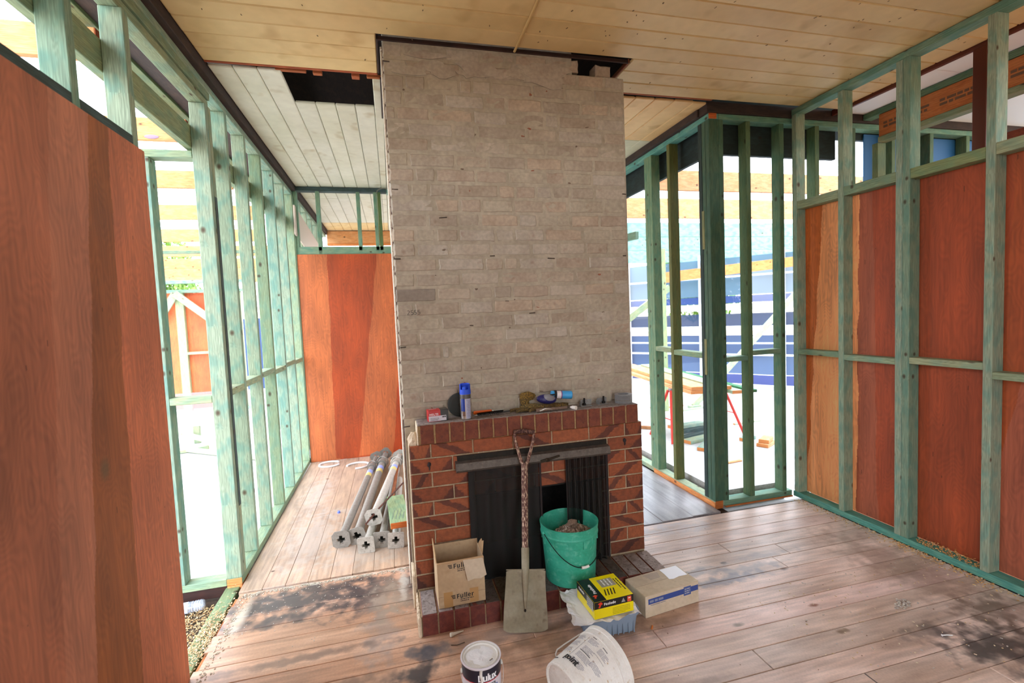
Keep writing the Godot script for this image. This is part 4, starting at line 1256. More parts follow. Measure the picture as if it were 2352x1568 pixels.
func passage_things() -> void:
	steel_prop("leftmost steel prop on the passage floor, dark eight-sided base plate", Vector3(-0.456, 0.068, -3.645), Vector3(-0.268, 0.068, -5.72), 0.128, true, 0.031, 0.72, 0.1)
	steel_prop("second steel prop from the left, large dark eight-sided base plate", Vector3(-0.345, 0.07, -3.66), Vector3(-0.165, 0.07, -5.83), 0.13, true, 0.035, 0.74, 0.3)
	steel_prop("steel prop lying on top of the others with a pale eight-sided base plate", Vector3(-0.222, 0.165, -3.735), Vector3(-0.005, 0.135, -5.45), 0.125, true, 0.034, 0.95, 0.2)
	steel_prop("front steel prop with a square brownish base plate at floor level", Vector3(-0.272, 0.064, -3.50), Vector3(-0.035, 0.058, -5.55), 0.118, false, 0.03, 0.88, 0.06)
	steel_prop("steel prop with a square plate between two others, under the green block", Vector3(-0.163, 0.066, -3.545), Vector3(0.0, 0.06, -5.70), 0.118, false, 0.028, 0.78, 0.0, false)
	steel_prop("rightmost steel prop with a pale square base plate beside the chimney", Vector3(-0.062, 0.066, -3.50), Vector3(-0.005, 0.06, -5.2), 0.116, false, 0.03, 0.92, -0.05, false)
	var g := thing("timber_block", "short green treated timber offcut with pencilled notes lying on the steel props", "timber", Vector3(-0.042, 0.133, -3.83))
	g.rotation.y = 0.06
	put(g, "block", box_mesh(Vector3(0.14, 0.045, 0.56), 0.003, Vector2(0.4, 1.3), lin(225, 236, 206)), M.green2, Transform3D(Basis(), Vector3(0, 0.022, 0)))
	put(g, "end_grain", box_mesh(Vector3(0.138, 0.043, 0.004), 0.001, ruv(), lin(235, 170, 110)), M.pine, Transform3D(Basis(), Vector3(0, 0.022, 0.281)))
	small_print(g, Transform3D(Basis(Vector3.RIGHT, -PI / 2.0) * Basis(Vector3.BACK, 1.4), Vector3(0.0, 0.0453, 0.13)), 0.17, 4, 0.026, 0.006, lin(110, 124, 108), "pencil_note")
	var rod := thing("rusty_rod", "thin rusty rod lying across the steel props", "rod", Vector3(-0.2, 0.21, -3.8))
	tube(rod, "rod_body", [Vector3(-0.075, -0.05, 0.16), Vector3(0.02, -0.004, 0.0), Vector3(0.14, 0.02, -0.25), Vector3(0.215, 0.03, -0.42)], 0.007, M.rusty, lin(190, 130, 110), 6)
	var strip := thing("timber_strip", "thin brown timber strip lying between the steel props", "timber", Vector3(-0.05, 0.14, -4.7))
	put(strip, "strip", box_mesh(Vector3(0.03, 0.012, 1.5), 0.002, ruv(), lin(210, 170, 140)), M.oldwood, Transform3D(Basis(Vector3.UP, -0.06), Vector3.ZERO))
	for e in [[Vector3(-0.80, 0.014, -5.84), 0.115, 0.4, 5.3, "left white plastic ring lying open on the passage floor by the orange plywood"], [Vector3(-0.475, 0.014, -5.66), 0.125, 3.4, 4.6, "right white plastic ring, a half hoop on the floor beside the steel props"]]:
		var ring := thing("plastic_ring", e[4], "plastic ring", e[0], "white plastic rings")
		var pts := []
		for k in 22:
			var a: float = e[2] + e[3] * k / 21.0
			pts.append(Vector3(cos(a) * e[1], 0.002, sin(a) * e[1] * 0.9))
		tube(ring, "hoop", pts, 0.011, M.plain, lin(232, 226, 226), 8)
	var peg := thing("plastic_peg", "small blue plastic plug on the passage floor", "plastic plug", Vector3(-0.545, 0.006, -4.33))
	lathe(peg, "plug", [Vector2(0, 0.0), Vector2(0.011, 0.0), Vector2(0.013, 0.012), Vector2(0.007, 0.02), Vector2(0, 0.022)], M.plain, lin(110, 130, 230), 12)
	# doorway trench: soil, shavings, joist, bottle
	var soil := thing("ground", "dark earth under the missing floor in the left doorway", "ground", Vector3.ZERO, "", "structure")
	bar(soil, "earth", Vector3(-1.6, -0.22, -3.5), Vector3(-1.03, -0.1, 2.0), M.soil, lin(140, 132, 130), 0.0)
	var j := thing("floor_joist", "green treated joist lying along the edge of the boards in the left doorway", "timber", Vector3(-1.10, -0.1, -2.75))
	put(j, "joist", box_mesh(Vector3(0.085, 0.085, 1.25), 0.004, ruv(), lin(196, 206, 176)), M.green2, Transform3D(Basis(), Vector3(0, 0.043, 0)))
	var sh := thing("wood_shavings", "pale wood shavings and sawdust on the earth in the left doorway", "shavings", Vector3(-1.3, -0.1, -2.9), "", "stuff")
	scatter(sh, "shavings", 3200, func() -> Vector3: return Vector3(rng.randf_range(-0.22, 0.14) + rng.randf_range(-0.05, 0.05), 0.004 + 0.02 * rng.randf() * rng.randf(), rng.randf_range(-0.42, 0.45)), Vector3(0.011, 0.002, 0.005), [lin(196, 164, 118), lin(176, 136, 90), lin(206, 182, 144)], 0.6)
	var sh2 := thing("wood_shavings", "small heap of pale shavings on the green joist by the door post", "shavings", Vector3(-1.09, -0.014, -2.75), "", "stuff")
	scatter(sh2, "shavings", 700, func() -> Vector3: return Vector3(rng.randf_range(-0.04, 0.055), 0.004 + rng.randf() * 0.014, rng.randfn(0.0, 0.14) - 0.08), Vector3(0.011, 0.002, 0.005), [lin(200, 172, 130), lin(190, 154, 110), lin(206, 186, 154)], 0.6)
	var bo := thing("water_bottle", "clear plastic water bottle with a blue and white label lying by the doorway plate", "bottle", Vector3(-1.245, -0.062, -3.3))
	bo.rotation = Vector3(0, 0.12, PI / 2.0)
	lathe(bo, "bottle_body", [Vector2(0.0, 0.0), Vector2(0.026, 0.0), Vector2(0.032, 0.01), Vector2(0.0305, 0.025), Vector2(0.033, 0.04), Vector2(0.0305, 0.055), Vector2(0.033, 0.07), Vector2(0.0325, 0.15), Vector2(0.014, 0.195), Vector2(0.013, 0.215)], M.pet, Color.WHITE, 24, Transform3D.IDENTITY, true)
	lathe(bo, "label_wrap", [Vector2(0.0338, 0.085), Vector2(0.0338, 0.15)], M.plain, lin(216, 226, 244), 24)
	lathe(bo, "bottle_cap", [Vector2(0.015, 0.205), Vector2(0.016, 0.206), Vector2(0.016, 0.222), Vector2(0.0, 0.223)], M.plain, lin(220, 226, 240), 16)
	var rib := []
	for y in [0.02, 0.032, 0.047, 0.062]:
		var st := st_new()
		add_lathe(st, [Vector2(0.0325, y - 0.002), Vector2(0.0337, y), Vector2(0.0325, y + 0.002)], 24, lin(214, 220, 240))
		put(bo, "bottle_rib", st.commit(), M.gloss)

# many small flakes as one multimesh
func scatter(parent: Node3D, called: String, n: int, where: Callable, size: Vector3, colors: Array, tilt: float) -> void:
	var mm := MultiMesh.new()
	mm.transform_format = MultiMesh.TRANSFORM_3D
	mm.use_colors = true
	mm.mesh = box_mesh(Vector3.ONE, 0.12)
	mm.instance_count = n
	for k in n:
		var s := rng.randf_range(0.5, 1.3)
		var b := Basis(Vector3.UP, rng.randf() * TAU) * Basis(Vector3.RIGHT, rng.randf_range(-tilt, tilt)) * Basis(Vector3.BACK, rng.randf_range(-tilt, tilt)) * Basis().scaled(Vector3(size.x * s, size.y, size.z * rng.randf_range(0.6, 1.3)))
		mm.set_instance_transform(k, Transform3D(b, where.call()))
		mm.set_instance_color(k, colors[rng.randi() % colors.size()])
	var o := MultiMeshInstance3D.new()
	o.name = called
	o.multimesh = mm
	o.material_override = M.matt
	o.set_meta("kind", "stuff")
	parent.add_child(o, true)

# ---------------------------------------------------------------- things on the hearth
func hearth_things() -> void:
	# open carton
	var b := thing("carton", "open brown cardboard carton with torn flaps standing on the left of the hearth", "cardboard box", Vector3(0.284, 0.1165, -2.592))
	b.rotation.y = 0.02
	var w := 0.256
	var d := 0.186
	var h := 0.245
	var t := 0.004
	put(b, "bottom", box_mesh(Vector3(w, t, d), 0.001), M.card, Transform3D(Basis(), Vector3(0, t * 0.5, 0)))
	put(b, "front_panel", box_mesh(Vector3(w, h, t), 0.001), M.card, Transform3D(Basis(), Vector3(0, h * 0.5, d * 0.5 - t * 0.5)))
	put(b, "back_panel", box_mesh(Vector3(w, h + 0.022, t), 0.001), M.card, Transform3D(Basis(), Vector3(0, h * 0.5 + 0.011, -d * 0.5 + t * 0.5)))
	for s in [-1.0, 1.0]:
		put(b, "side_panel", box_mesh(Vector3(t, h, d - 2 * t), 0.001), M.card, Transform3D(Basis(), Vector3(s * (w * 0.5 - t * 0.5), h * 0.5, 0)))
	put(b, "torn_flap", plate_mesh(PackedVector2Array([Vector2(0, 0), Vector2(0.11, 0), Vector2(0.124, -0.095), Vector2(0.09, -0.108), Vector2(0.055, -0.103), Vector2(0.018, -0.11)]), 0.004, lin(255, 255, 255)), M.card_pale, Transform3D(Basis(Vector3.RIGHT, -0.22) * Basis(Vector3.UP, 0.04), Vector3(0.012, h + 0.002, d * 0.5 + 0.003)), "torn front flap folded down over the print")
	put(b, "front_fold", box_mesh(Vector3(w, 0.005, 0.016), 0.002, Vector2.ZERO, lin(255, 244, 230)), M.card, Transform3D(Basis(), Vector3(0, h, d * 0.5 - 0.006)))
	put(b, "side_flap", plate_mesh(PackedVector2Array([Vector2(0, 0), Vector2(0, 0.075), Vector2(0.03, 0.058), Vector2(0.05, 0.064), Vector2(0.09, 0.03), Vector2(0.12, 0.0)]), 0.004, lin(246, 236, 220)), M.card, Transform3D(Basis(Vector3.UP, PI / 2.0) * Basis(Vector3.RIGHT, 0.12), Vector3(w * 0.5 + 0.002, h - 0.002, 0.055)))
	put(b, "side_flap", plate_mesh(PackedVector2Array([Vector2(0, 0), Vector2(0.01, 0.04), Vector2(0.06, 0.07), Vector2(0.13, 0.082), Vector2(0.15, 0.0)]), 0.004, lin(255, 246, 230)), M.card, Transform3D(Basis(Vector3.UP, PI / 2.0) * Basis(Vector3.RIGHT, -0.05), Vector3(-w * 0.5 + 0.002, h - 0.004, 0.07)))
	for e in [[-0.075, 0.042, 0.048, 0.085], [0.066, 0.045, 0.048, 0.078]]:
		put(b, "packing_tape", box_mesh(Vector3(e[2], e[3], 0.0006), 0.0, Vector2.ZERO, lin(176, 136, 86)), M.gloss, Transform3D(Basis(), Vector3(e[0], e[1], d * 0.5 + 0.0004)))
	put(b, "fold_line", box_mesh(Vector3(w, 0.0012, 0.0006), 0.0, Vector2.ZERO, lin(130, 106, 80)), M.print, Transform3D(Basis(), Vector3(0, 0.062, d * 0.5 + 0.0002)))
	for e in [[0.004, 0.052], [-0.006, 0.222]]:
		words(b, "Fuller", 0.034, Transform3D(Basis(), Vector3(e[0] + 0.012, e[1], d * 0.5 + 0.001)), M.print, srgb(40, 34, 32), true)
		for k in 3:
			put(b, "print_bar", box_mesh(Vector3(0.022 - 0.003 * k, 0.0042, 0.0006), 0.0, Vector2.ZERO, lin(40, 34, 32)), M.print, Transform3D(Basis(), Vector3(e[0] - 0.053 + 0.002 * k, e[1] + 0.008 - 0.0075 * k, d * 0.5 + 0.001)))
		small_print(b, Transform3D(Basis(), Vector3(e[0] + 0.022, e[1] - 0.024, d * 0.5 + 0.0008)), 0.072, 2, 0.01, 0.0042, lin(70, 60, 54))

	# shovel, leaning from the floor to the mantel
	var tip := Vector3(0.590, 0.004, -2.335)
	var top := Vector3(0.722, 0.985, -2.684)
	var up := (top - tip).normalized()
	var side := Vector3(1, 0, 0.12)
	side = (side - up * side.dot(up)).normalized()
	var s := thing("shovel", "old square-mouth shovel with flaking painted shaft leaning against the mantel shelf", "shovel", tip)
	s.basis = Basis(side, up, side.cross(up))
	var ln := tip.distance_to(top)
	# blade: a dished sheet, square at the shoulders
	var st := st_new()
	var nx := 12
	var ny := 12
	var g := []
	for jj in ny + 1:
		var row := []
		for i in nx + 1:
			var u := float(i) / nx * 2.0 - 1.0
			var v := float(jj) / ny
			var hw := lerpf(0.118, 0.106, smoothstep(0.1, 1.0, v))
			var yb := 0.0 + 0.016 * pow(absf(u), 6) * (1.0 - v)
			var yy := lerpf(yb, 0.305 - 0.008 * pow(absf(u), 5), v)
			var z := 0.02 * u * u * (0.35 + 0.65 * v) + 0.012 * smoothstep(0.85, 1.0, v) - 0.012 * (1.0 - absf(v - 0.5) * 2.0)
			row.append(Vector3(u * hw, yy, z))
		g.append(row)
	for face in [0.0, -0.0028]:
		for jj in ny:
			for i in nx:
				var q := []
				for e in [[jj, i], [jj, i + 1], [jj + 1, i + 1], [jj + 1, i]]:
					var p: Vector3 = g[e[0]][e[1]]
					var du: Vector3 = g[e[0]][mini(e[1] + 1, nx)] - g[e[0]][maxi(e[1] - 1, 0)]
					var dv: Vector3 = g[mini(e[0] + 1, ny)][e[1]] - g[maxi(e[0] - 1, 0)][e[1]]
					var n: Vector3 = du.cross(dv).normalized()
					q.append([p + n * face, n if face == 0.0 else -n, Vector2(p.x, p.y)])
				quad_n(st, q, Color.WHITE)
	put(s, "blade", st.commit(), M.shovel_steel, Transform3D(Basis(), Vector3(0, 0, 0.004)))
	for e in [-1.0, 1.0]:
		put(s, "shoulder", box_mesh(Vector3(0.088, 0.006, 0.012), 0.002), M.shovel_steel, Transform3D(Basis(), Vector3(e * 0.062, 0.303, 0.016)))
	lathe(s, "socket", [Vector2(0.0, 0.10), Vector2(0.006, 0.12), Vector2(0.013, 0.2), Vector2(0.021, 0.3), Vector2(0.022, 0.41), Vector2(0.018, 0.415)], M.shovel_steel, Color.WHITE, 16, Transform3D(Basis(), Vector3(0, 0, 0.008)), true)
	lump(s, "rivet", Vector3(-0.003, 0.105, 0.012), Vector3(0.006, 0.008, 0.004), M.iron, lin(90, 84, 70), 0.05)
	lathe(s, "shaft", [Vector2(0.0175, 0.40), Vector2(0.0185, 0.55), Vector2(0.019, 0.75), Vector2(0.02, ln - 0.20), Vector2(0.021, ln - 0.185)], M.rusty, lin(255, 246, 240), 18, Transform3D(Basis(), Vector3(0, 0, 0.006)), true)
	var gb := tube(s, "grip", [Vector3(-0.062, ln - 0.008, 0.004), Vector3(0.0, ln - 0.001, 0.004), Vector3(0.062, ln - 0.008, 0.004)], 0.014, M.rusty, lin(170, 140, 134), 10)
	for e in [-1.0, 1.0]:
		tube(gb, "grip_arm", [Vector3(e * 0.008, ln - 0.2, 0.006), Vector3(e * 0.022, ln - 0.165, 0.006), Vector3(e * 0.055, ln - 0.05, 0.004), Vector3(e * 0.057, ln - 0.015, 0.004)], 0.0105, M.rusty, lin(255, 240, 230), 8, 0.008)

	# green bucket of rubble
	var k := thing("bucket", "dusty green plastic bucket with a wire handle standing on the right of the hearth", "bucket", Vector3(0.945, 0.1155, -2.585))
	k.rotation.y = 0.15
	var hb := 0.338
	lathe(k, "bucket_body", [Vector2(0.0, 0.0), Vector2(0.138, 0.0), Vector2(0.145, 0.006), Vector2(0.1615, hb - 0.062), Vector2(0.168, hb - 0.062), Vector2(0.170, hb - 0.054), Vector2(0.1665, hb - 0.046), Vector2(0.171, hb - 0.008), Vector2(0.1725, hb), Vector2(0.168, hb + 0.001), Vector2(0.164, hb - 0.02), Vector2(0.155, hb - 0.09), Vector2(0.142, 0.02), Vector2(0.0, 0.02)], M.bucket_green, Color.WHITE, 56)
	for q in 12:
		var a := q * TAU / 12.0
		put(k, "rim_rib", box_mesh(Vector3(0.003, 0.045, 0.008), 0.001), M.bucket_green, Transform3D(Basis(Vector3.UP, -a), Vector3(cos(a), 0, sin(a)) * 0.1615 + Vector3(0, hb - 0.086, 0)) * Transform3D(Basis(Vector3.UP, PI / 2.0), Vector3.ZERO))
	var hp := []
	for q in 25:
		var a := q / 24.0 * PI
		hp.append(Vector3(-cos(a) * 0.1735, hb - 0.04 - 0.165 * pow(sin(a), 1.4), 0.02 + 0.153 * sin(a)))
	var hd := tube(k, "handle", hp, 0.0026, M.iron, lin(70, 66, 62), 6)
	tube(hd, "handle_grip", hp.slice(11, 14), 0.0075, M.plain, lin(232, 228, 222), 10)
	for e in [-1.0, 1.0]:
		lump(k, "handle_lug", Vector3(e * 0.172, hb - 0.04, 0.01), Vector3(0.008, 0.012, 0.012), M.bucket_green, Color.WHITE, 0.05)
	var r := thing("rubble", "broken plaster and mortar rubble heaped in the green bucket", "rubble", Vector3(0.945, 0.1155 + hb - 0.11, -2.585), "", "stuff")
	var heap := st_new()
	var rg := []
	for jj in 9:
		var row := []
		for i in 25:
			var rr := jj / 8.0
			var a := i / 24.0 * TAU
			var hgt := 0.085 * (1.0 - rr * rr * 0.9) + 0.03 * cos(a - 0.3) * rr + (0.0 if i == 24 else rng.randf_range(-0.008, 0.008))
			row.append(Vector3(cos(a) * rr * 0.152, hgt - 0.02, sin(a) * rr * 0.152))
		row[24] = row[0]
		rg.append(row)
	for jj in 8:
		for i in 24:
			for tt in [[rg[jj][i], rg[jj][i + 1], rg[jj + 1][i + 1]], [rg[jj][i], rg[jj + 1][i + 1], rg[jj + 1][i]]]:
				var cr: Vector3 = (tt[1] - tt[0]).cross(tt[2] - tt[0])
				if cr.length_squared() > 1e-16:
					poly(heap, tt, cr.normalized() * signf(cr.y), [Vector2.ZERO, Vector2.ZERO, Vector2.ZERO], Color.WHITE)
	put(r, "heap", heap.commit(), M.rubble)
	scatter(r, "fragments", 420, func() -> Vector3:
		var a := rng.randf() * TAU
		var q := sqrt(rng.randf())
		return Vector3(cos(a) * q * 0.145, 0.085 * (1.0 - q * q * 0.9) + 0.03 * cos(a - 0.3) * q - 0.018, sin(a) * q * 0.145), Vector3(0.016, 0.008, 0.011), [lin(170, 146, 124), lin(140, 116, 98), lin(196, 182, 164), lin(112, 92, 78)], 0.9)
	lump(r, "plaster_piece", Vector3(0.02, 0.085, 0.0), Vector3(0.034, 0.024, 0.028), M.rubble, lin(240, 236, 232), 0.2)

	# crate, paper, yellow nail box
	var c := thing("crate", "blue-grey ribbed plastic tub on the floor under the white paper and the yellow box", "tub", Vector3(1.02, 0.0005, -2.285))
	c.rotation.y = -0.06
	var cst := st_new()
	var prof := PackedVector2Array()
	for q in 4:
		var cx: float = [0.115, -0.115, -0.115, 0.115][q]
		var cy: float = [0.08, 0.08, -0.08, -0.08][q]
		for e in 5:
			var a := (q + e / 4.0) * PI * 0.5
			prof.append(Vector2(cx + cos(a) * 0.035, cy + sin(a) * 0.035))
	var lev := [[0.0, 0.86], [0.004, 0.9], [0.095, 0.985], [0.096, 1.04], [0.112, 1.05], [0.113, 1.0], [0.01, 0.86]]
	for l in lev.size() - 1:
		for i in prof.size():
			var q := []
			for e in [[l, i], [l + 1, i], [l + 1, i + 1], [l, i + 1]]:
				var pv: Vector2 = prof[e[1] % prof.size()] * lev[e[0]][1]
				q.append(Vector3(pv.x, lev[e[0]][0], pv.y))
			var n: Vector3 = (q[1] - q[0]).cross(q[3] - q[0]).normalized()
			var mid: Vector3 = (q[0] + q[2]) * 0.5
			if n.dot(Vector3(mid.x, 0, mid.z)) < 0.0 and l < 5:
				n = -n
			if l == 5 and n.dot(Vector3(mid.x, 0, mid.z)) > 0.0:
				n = -n
			poly(cst, q, n, [Vector2.ZERO, Vector2.ZERO, Vector2.ZERO, Vector2.ZERO], lin(126, 142, 158))
	put(c, "tub_body", cst.commit(), M.plain)
	put(c, "tub_floor", box_mesh(Vector3(0.24, 0.006, 0.17), 0.002, Vector2.ZERO, lin(126, 142, 158)), M.plain, Transform3D(Basis(), Vector3(0, 0.006, 0)))
	for i in 9:
		put(c, "tub_rib", box_mesh(Vector3(0.007, 0.088, 0.006), 0.002, Vector2.ZERO, lin(120, 136, 152)), M.plain, Transform3D(Basis(Vector3.RIGHT, -0.11), Vector3(-0.116 + 0.029 * i, 0.048, 0.108)))
	for i in 6:
		put(c, "tub_rib", box_mesh(Vector3(0.006, 0.088, 0.007), 0.002, Vector2.ZERO, lin(120, 136, 152)), M.plain, Transform3D(Basis(Vector3.BACK, 0.13), Vector3(-0.142, 0.048, -0.07 + 0.028 * i)))
	var pa := thing("paper_sheet", "crumpled white paper spread over the grey tub under the yellow box", "paper", Vector3(0.985, 0.116, -2.28))
	var pst := st_new()
	var pg := []
	var fn := FastNoiseLite.new()
	fn.seed = 5
	fn.frequency = 3.0
	for jj in 19:
		var row := []
		for i in 21:
			var u := i / 20.0 * 2.0 - 1.0
			var v := jj / 18.0 * 2.0 - 1.0
			var edge := maxf(absf(u), absf(v))
			var x := u * 0.185 + fn.get_noise_2d(u * 0.4, v * 0.4 + 3.0) * 0.02 - 0.012 * v
			var z := v * 0.156 + fn.get_noise_2d(u * 0.4 + 7.0, v * 0.4) * 0.025
			var y := 0.004 + maxf(0.0, edge - 0.62) * (fn.get_noise_2d(x * 6.0, z * 6.0) * 0.06 + 0.006) + (0.03 * maxf(0.0, -u - 0.75) * 2.0)
			row.append(Vector3(x, maxf(y, 0.0), z))
		pg.append(row)
	for jj in 18:
		for i in 20:
			for tt in [[pg[jj][i], pg[jj][i + 1], pg[jj + 1][i + 1]], [pg[jj][i], pg[jj + 1][i + 1], pg[jj + 1][i]]]:
				var cr: Vector3 = (tt[1] - tt[0]).cross(tt[2] - tt[0])
				var n := cr.normalized() * signf(cr.y)
				for off in [0.0, -0.0012]:
					poly(pst, [tt[0] + n * off, tt[1] + n * off, tt[2] + n * off], n if off == 0.0 else -n, [Vector2.ZERO, Vector2.ZERO, Vector2.ZERO], lin(238, 238, 246))
	put(pa, "sheet", pst.commit(), M.paper)
	var y := thing("nail_box", "yellow and black cardboard nail box lying on the white paper", "box", Vector3(1.008, 0.1285, -2.252))
	y.rotation.y = 0.05
	var bw := 0.222
	var bd := 0.208
	var bh := 0.09
	put(y, "box_body", box_mesh(Vector3(bw, bh, bd), 0.002, Vector2.ZERO, lin(236, 216, 10)), M.gloss, Transform3D(Basis(), Vector3(0, bh * 0.5, 0)))
	# black panels: a band along the left of the lid and over the top of the two faces
	put(y, "black_band", box_mesh(Vector3(0.068, 0.0012, bd - 0.002), 0.0, Vector2.ZERO, lin(26, 26, 28)), M.gloss, Transform3D(Basis(), Vector3(-bw * 0.5 + 0.035, bh + 0.0003, 0)))
	put(y, "black_band", box_mesh(Vector3(bw - 0.002, 0.036, 0.0012), 0.0, Vector2.ZERO, lin(26, 26, 28)), M.gloss, Transform3D(Basis(), Vector3(0, bh - 0.019, bd * 0.5 + 0.0003)))
	put(y, "black_band", box_mesh(Vector3(0.0012, 0.04, bd - 0.002), 0.0, Vector2.ZERO, lin(26, 26, 28)), M.gloss, Transform3D(Basis(), Vector3(-bw * 0.5 - 0.0003, bh - 0.021, 0)))
	put(y, "grey_panel", box_mesh(Vector3(0.085, 0.0012, 0.07), 0.0, Vector2.ZERO, lin(150, 146, 130)), M.gloss, Transform3D(Basis(), Vector3(0.03, bh + 0.0004, -0.035)))
	put(y, "grey_panel", box_mesh(Vector3(0.0012, 0.05, 0.07), 0.0, Vector2.ZERO, lin(170, 170, 168)), M.gloss, Transform3D(Basis(), Vector3(-bw * 0.5 - 0.001, bh - 0.03, 0.055)))
	for q in 4:
		put(y, "nail_print", box_mesh(Vector3(0.006, 0.0012, 0.052), 0.0, Vector2.ZERO, lin(30, 30, 30)), M.gloss, Transform3D(Basis(Vector3.UP, -0.3), Vector3(-0.018 + 0.017 * q, bh + 0.0004, 0.045)))
	var lay := Basis(Vector3.RIGHT, -PI / 2.0)
	words(y, "Paslode", 0.023, Transform3D(lay * Basis(Vector3.BACK, PI / 2.0), Vector3(-0.07, bh + 0.0015, -0.005)), M.print, srgb(238, 238, 238), true)
	words(y, "Paslode", 0.018, Transform3D(Basis(), Vector3(-0.025, bh - 0.019, bd * 0.5 + 0.0015)), M.print, srgb(238, 238, 238), true)
	words(y, "Paslode", 0.018, Transform3D(Basis(Vector3.UP, -PI / 2.0), Vector3(-bw * 0.5 - 0.0015, bh - 0.018, -0.045)), M.print, srgb(238, 238, 238), true)
	small_print(y, Transform3D(lay * Basis(Vector3.BACK, -PI / 2.0), Vector3(0.03, bh + 0.0012, -0.035)), 0.06, 3, 0.02, 0.007, lin(226, 226, 220))
	small_print(y, Transform3D(lay * Basis(Vector3.BACK, -PI / 2.0), Vector3(0.088, bh + 0.0006, 0.0)), 0.11, 2, 0.015, 0.006, lin(50, 48, 30))
	small_print(y, Transform3D(Basis(), Vector3(0.04, 0.025, bd * 0.5 + 0.0006)), 0.1, 5, 0.0075, 0.002, lin(150, 138, 20))
	small_print(y, Transform3D(Basis(Vector3.UP, -PI / 2.0), Vector3(-bw * 0.5 - 0.0016, bh - 0.03, 0.055)), 0.06, 4, 0.011, 0.004, lin(110, 110, 110))
	for e in [[Vector3(-0.082, bh + 0.0012, 0.062), lay], [Vector3(-0.078, bh - 0.019, bd * 0.5 + 0.0012), Basis()]]:
		put(y, "red_mark", plate_mesh(PackedVector2Array([Vector2(-0.014, 0.008), Vector2(0.004, 0.016), Vector2(0.014, 0.004), Vector2(0.004, 0.0), Vector2(-0.002, -0.014), Vector2(-0.012, -0.012), Vector2(-0.005, 0.0)]), 0.0008, lin(220, 60, 30)), M.gloss, Transform3D(e[1], e[0]))
	put(y, "warning_label", box_mesh(Vector3(0.022, 0.028, 0.0012), 0.0, Vector2.ZERO, lin(226, 90, 60)), M.gloss, Transform3D(Basis(), Vector3(0.086, bh - 0.02, bd * 0.5 + 0.0008)))
	put(y, "warning_cross", box_mesh(Vector3(0.012, 0.004, 0.0012), 0.0, Vector2.ZERO, lin(246, 240, 236)), M.gloss, Transform3D(Basis(), Vector3(0.086, bh - 0.015, bd * 0.5 + 0.0014)))
	put(y, "triangle_print", plate_mesh(PackedVector2Array([Vector2(-0.012, -0.01), Vector2(0.012, -0.01), Vector2(0.0, 0.012)]), 0.0008, lin(150, 150, 150)), M.gloss, Transform3D(Basis(), Vector3(0.052, bh - 0.02, bd * 0.5 + 0.0012)))

	# closed carton
	var q := thing("carton", "closed pale cardboard carton with a blue stripe on the floor right of the hearth", "cardboard box", Vector3(1.412, 0.0005, -2.362))
	q.rotation.y = 0.123
	put(q, "carton_body", box_mesh(Vector3(0.364, 0.12, 0.19), 0.003), M.card_pale, Transform3D(Basis(), Vector3(0, 0.06, 0)))
	put(q, "lid_flap", box_mesh(Vector3(0.362, 0.002, 0.093), 0.0006, Vector2.ZERO, lin(250, 250, 250)), M.card_pale, Transform3D(Basis(Vector3.RIGHT, 0.008), Vector3(0, 0.1213, -0.048)))
	put(q, "lid_flap", box_mesh(Vector3(0.362, 0.002, 0.093), 0.0006, Vector2.ZERO, lin(255, 252, 246)), M.card_pale, Transform3D(Basis(Vector3.RIGHT, -0.01), Vector3(0, 0.1213, 0.048)))
	put(q, "blue_stripe", box_mesh(Vector3(0.34, 0.03, 0.0008), 0.0, Vector2.ZERO, lin(52, 74, 140)), M.print, Transform3D(Basis(), Vector3(0.006, 0.088, 0.0953)))
	small_print(q, Transform3D(Basis(), Vector3(-0.11, 0.088, 0.0958)), 0.09, 1, 0.02, 0.013, lin(128, 136, 160))
	small_print(q, Transform3D(Basis(), Vector3(-0.1, 0.066, 0.0956)), 0.1, 1, 0.01, 0.003, lin(110, 112, 130))
	put(q, "blue_badge", box_mesh(Vector3(0.05, 0.05, 0.0008), 0.0, Vector2.ZERO, lin(74, 92, 146)), M.print, Transform3D(Basis(), Vector3(0.1, 0.086, 0.0958)))
	small_print(q, Transform3D(Basis(), Vector3(0.1, 0.086, 0.0963)), 0.036, 3, 0.012, 0.005, lin(172, 172, 178))
	var label := PackedVector2Array([Vector2(-0.07, -0.05), Vector2(-0.045, -0.058), Vector2(0.0, -0.05), Vector2(0.055, -0.056), Vector2(0.06, 0.05), Vector2(-0.06, 0.052), Vector2(-0.062, 0.0)])
	put(q, "torn_label", plate_mesh(label, 0.0008, lin(238, 238, 242)), M.gloss, Transform3D(lay, Vector3(0.115, 0.1236, -0.038)))
	for l in 5:
		put(q, "faded_print", box_mesh(Vector3(0.1 - 0.008 * l, 0.0006, 0.004), 0.0, Vector2.ZERO, lin(160, 150, 142)), M.print, Transform3D(Basis(), Vector3(-0.02, 0.1225, -0.075 + 0.011 * l)))

# rows of dashes for print too small to read
func small_print(parent: Node3D, xf: Transform3D, w: float, rows: int, pitch: float, h: float, c: Color, called := "small_print") -> void:
	var st := st_new()
	for r in rows:
		var x := -w * 0.5
		var last := w * 0.5 * (1.0 if r < rows - 1 or rows == 1 else rng.randf_range(0.2, 0.9))
		while x < last:
			var l := minf(rng.randf_range(h * 1.0, h * 4.0), last - x)
			if l < h * 0.4:
				break
			add_box(st, Vector3(l, h, 0.0006), 0.0, Vector2.ZERO, c, -1, Transform3D(Basis(), Vector3(x + l * 0.5, ((rows - 1) * 0.5 - r) * pitch, 0)))
			x += l + h * rng.randf_range(0.35, 0.8)
	put(parent, called, st.commit(), M.print, xf)

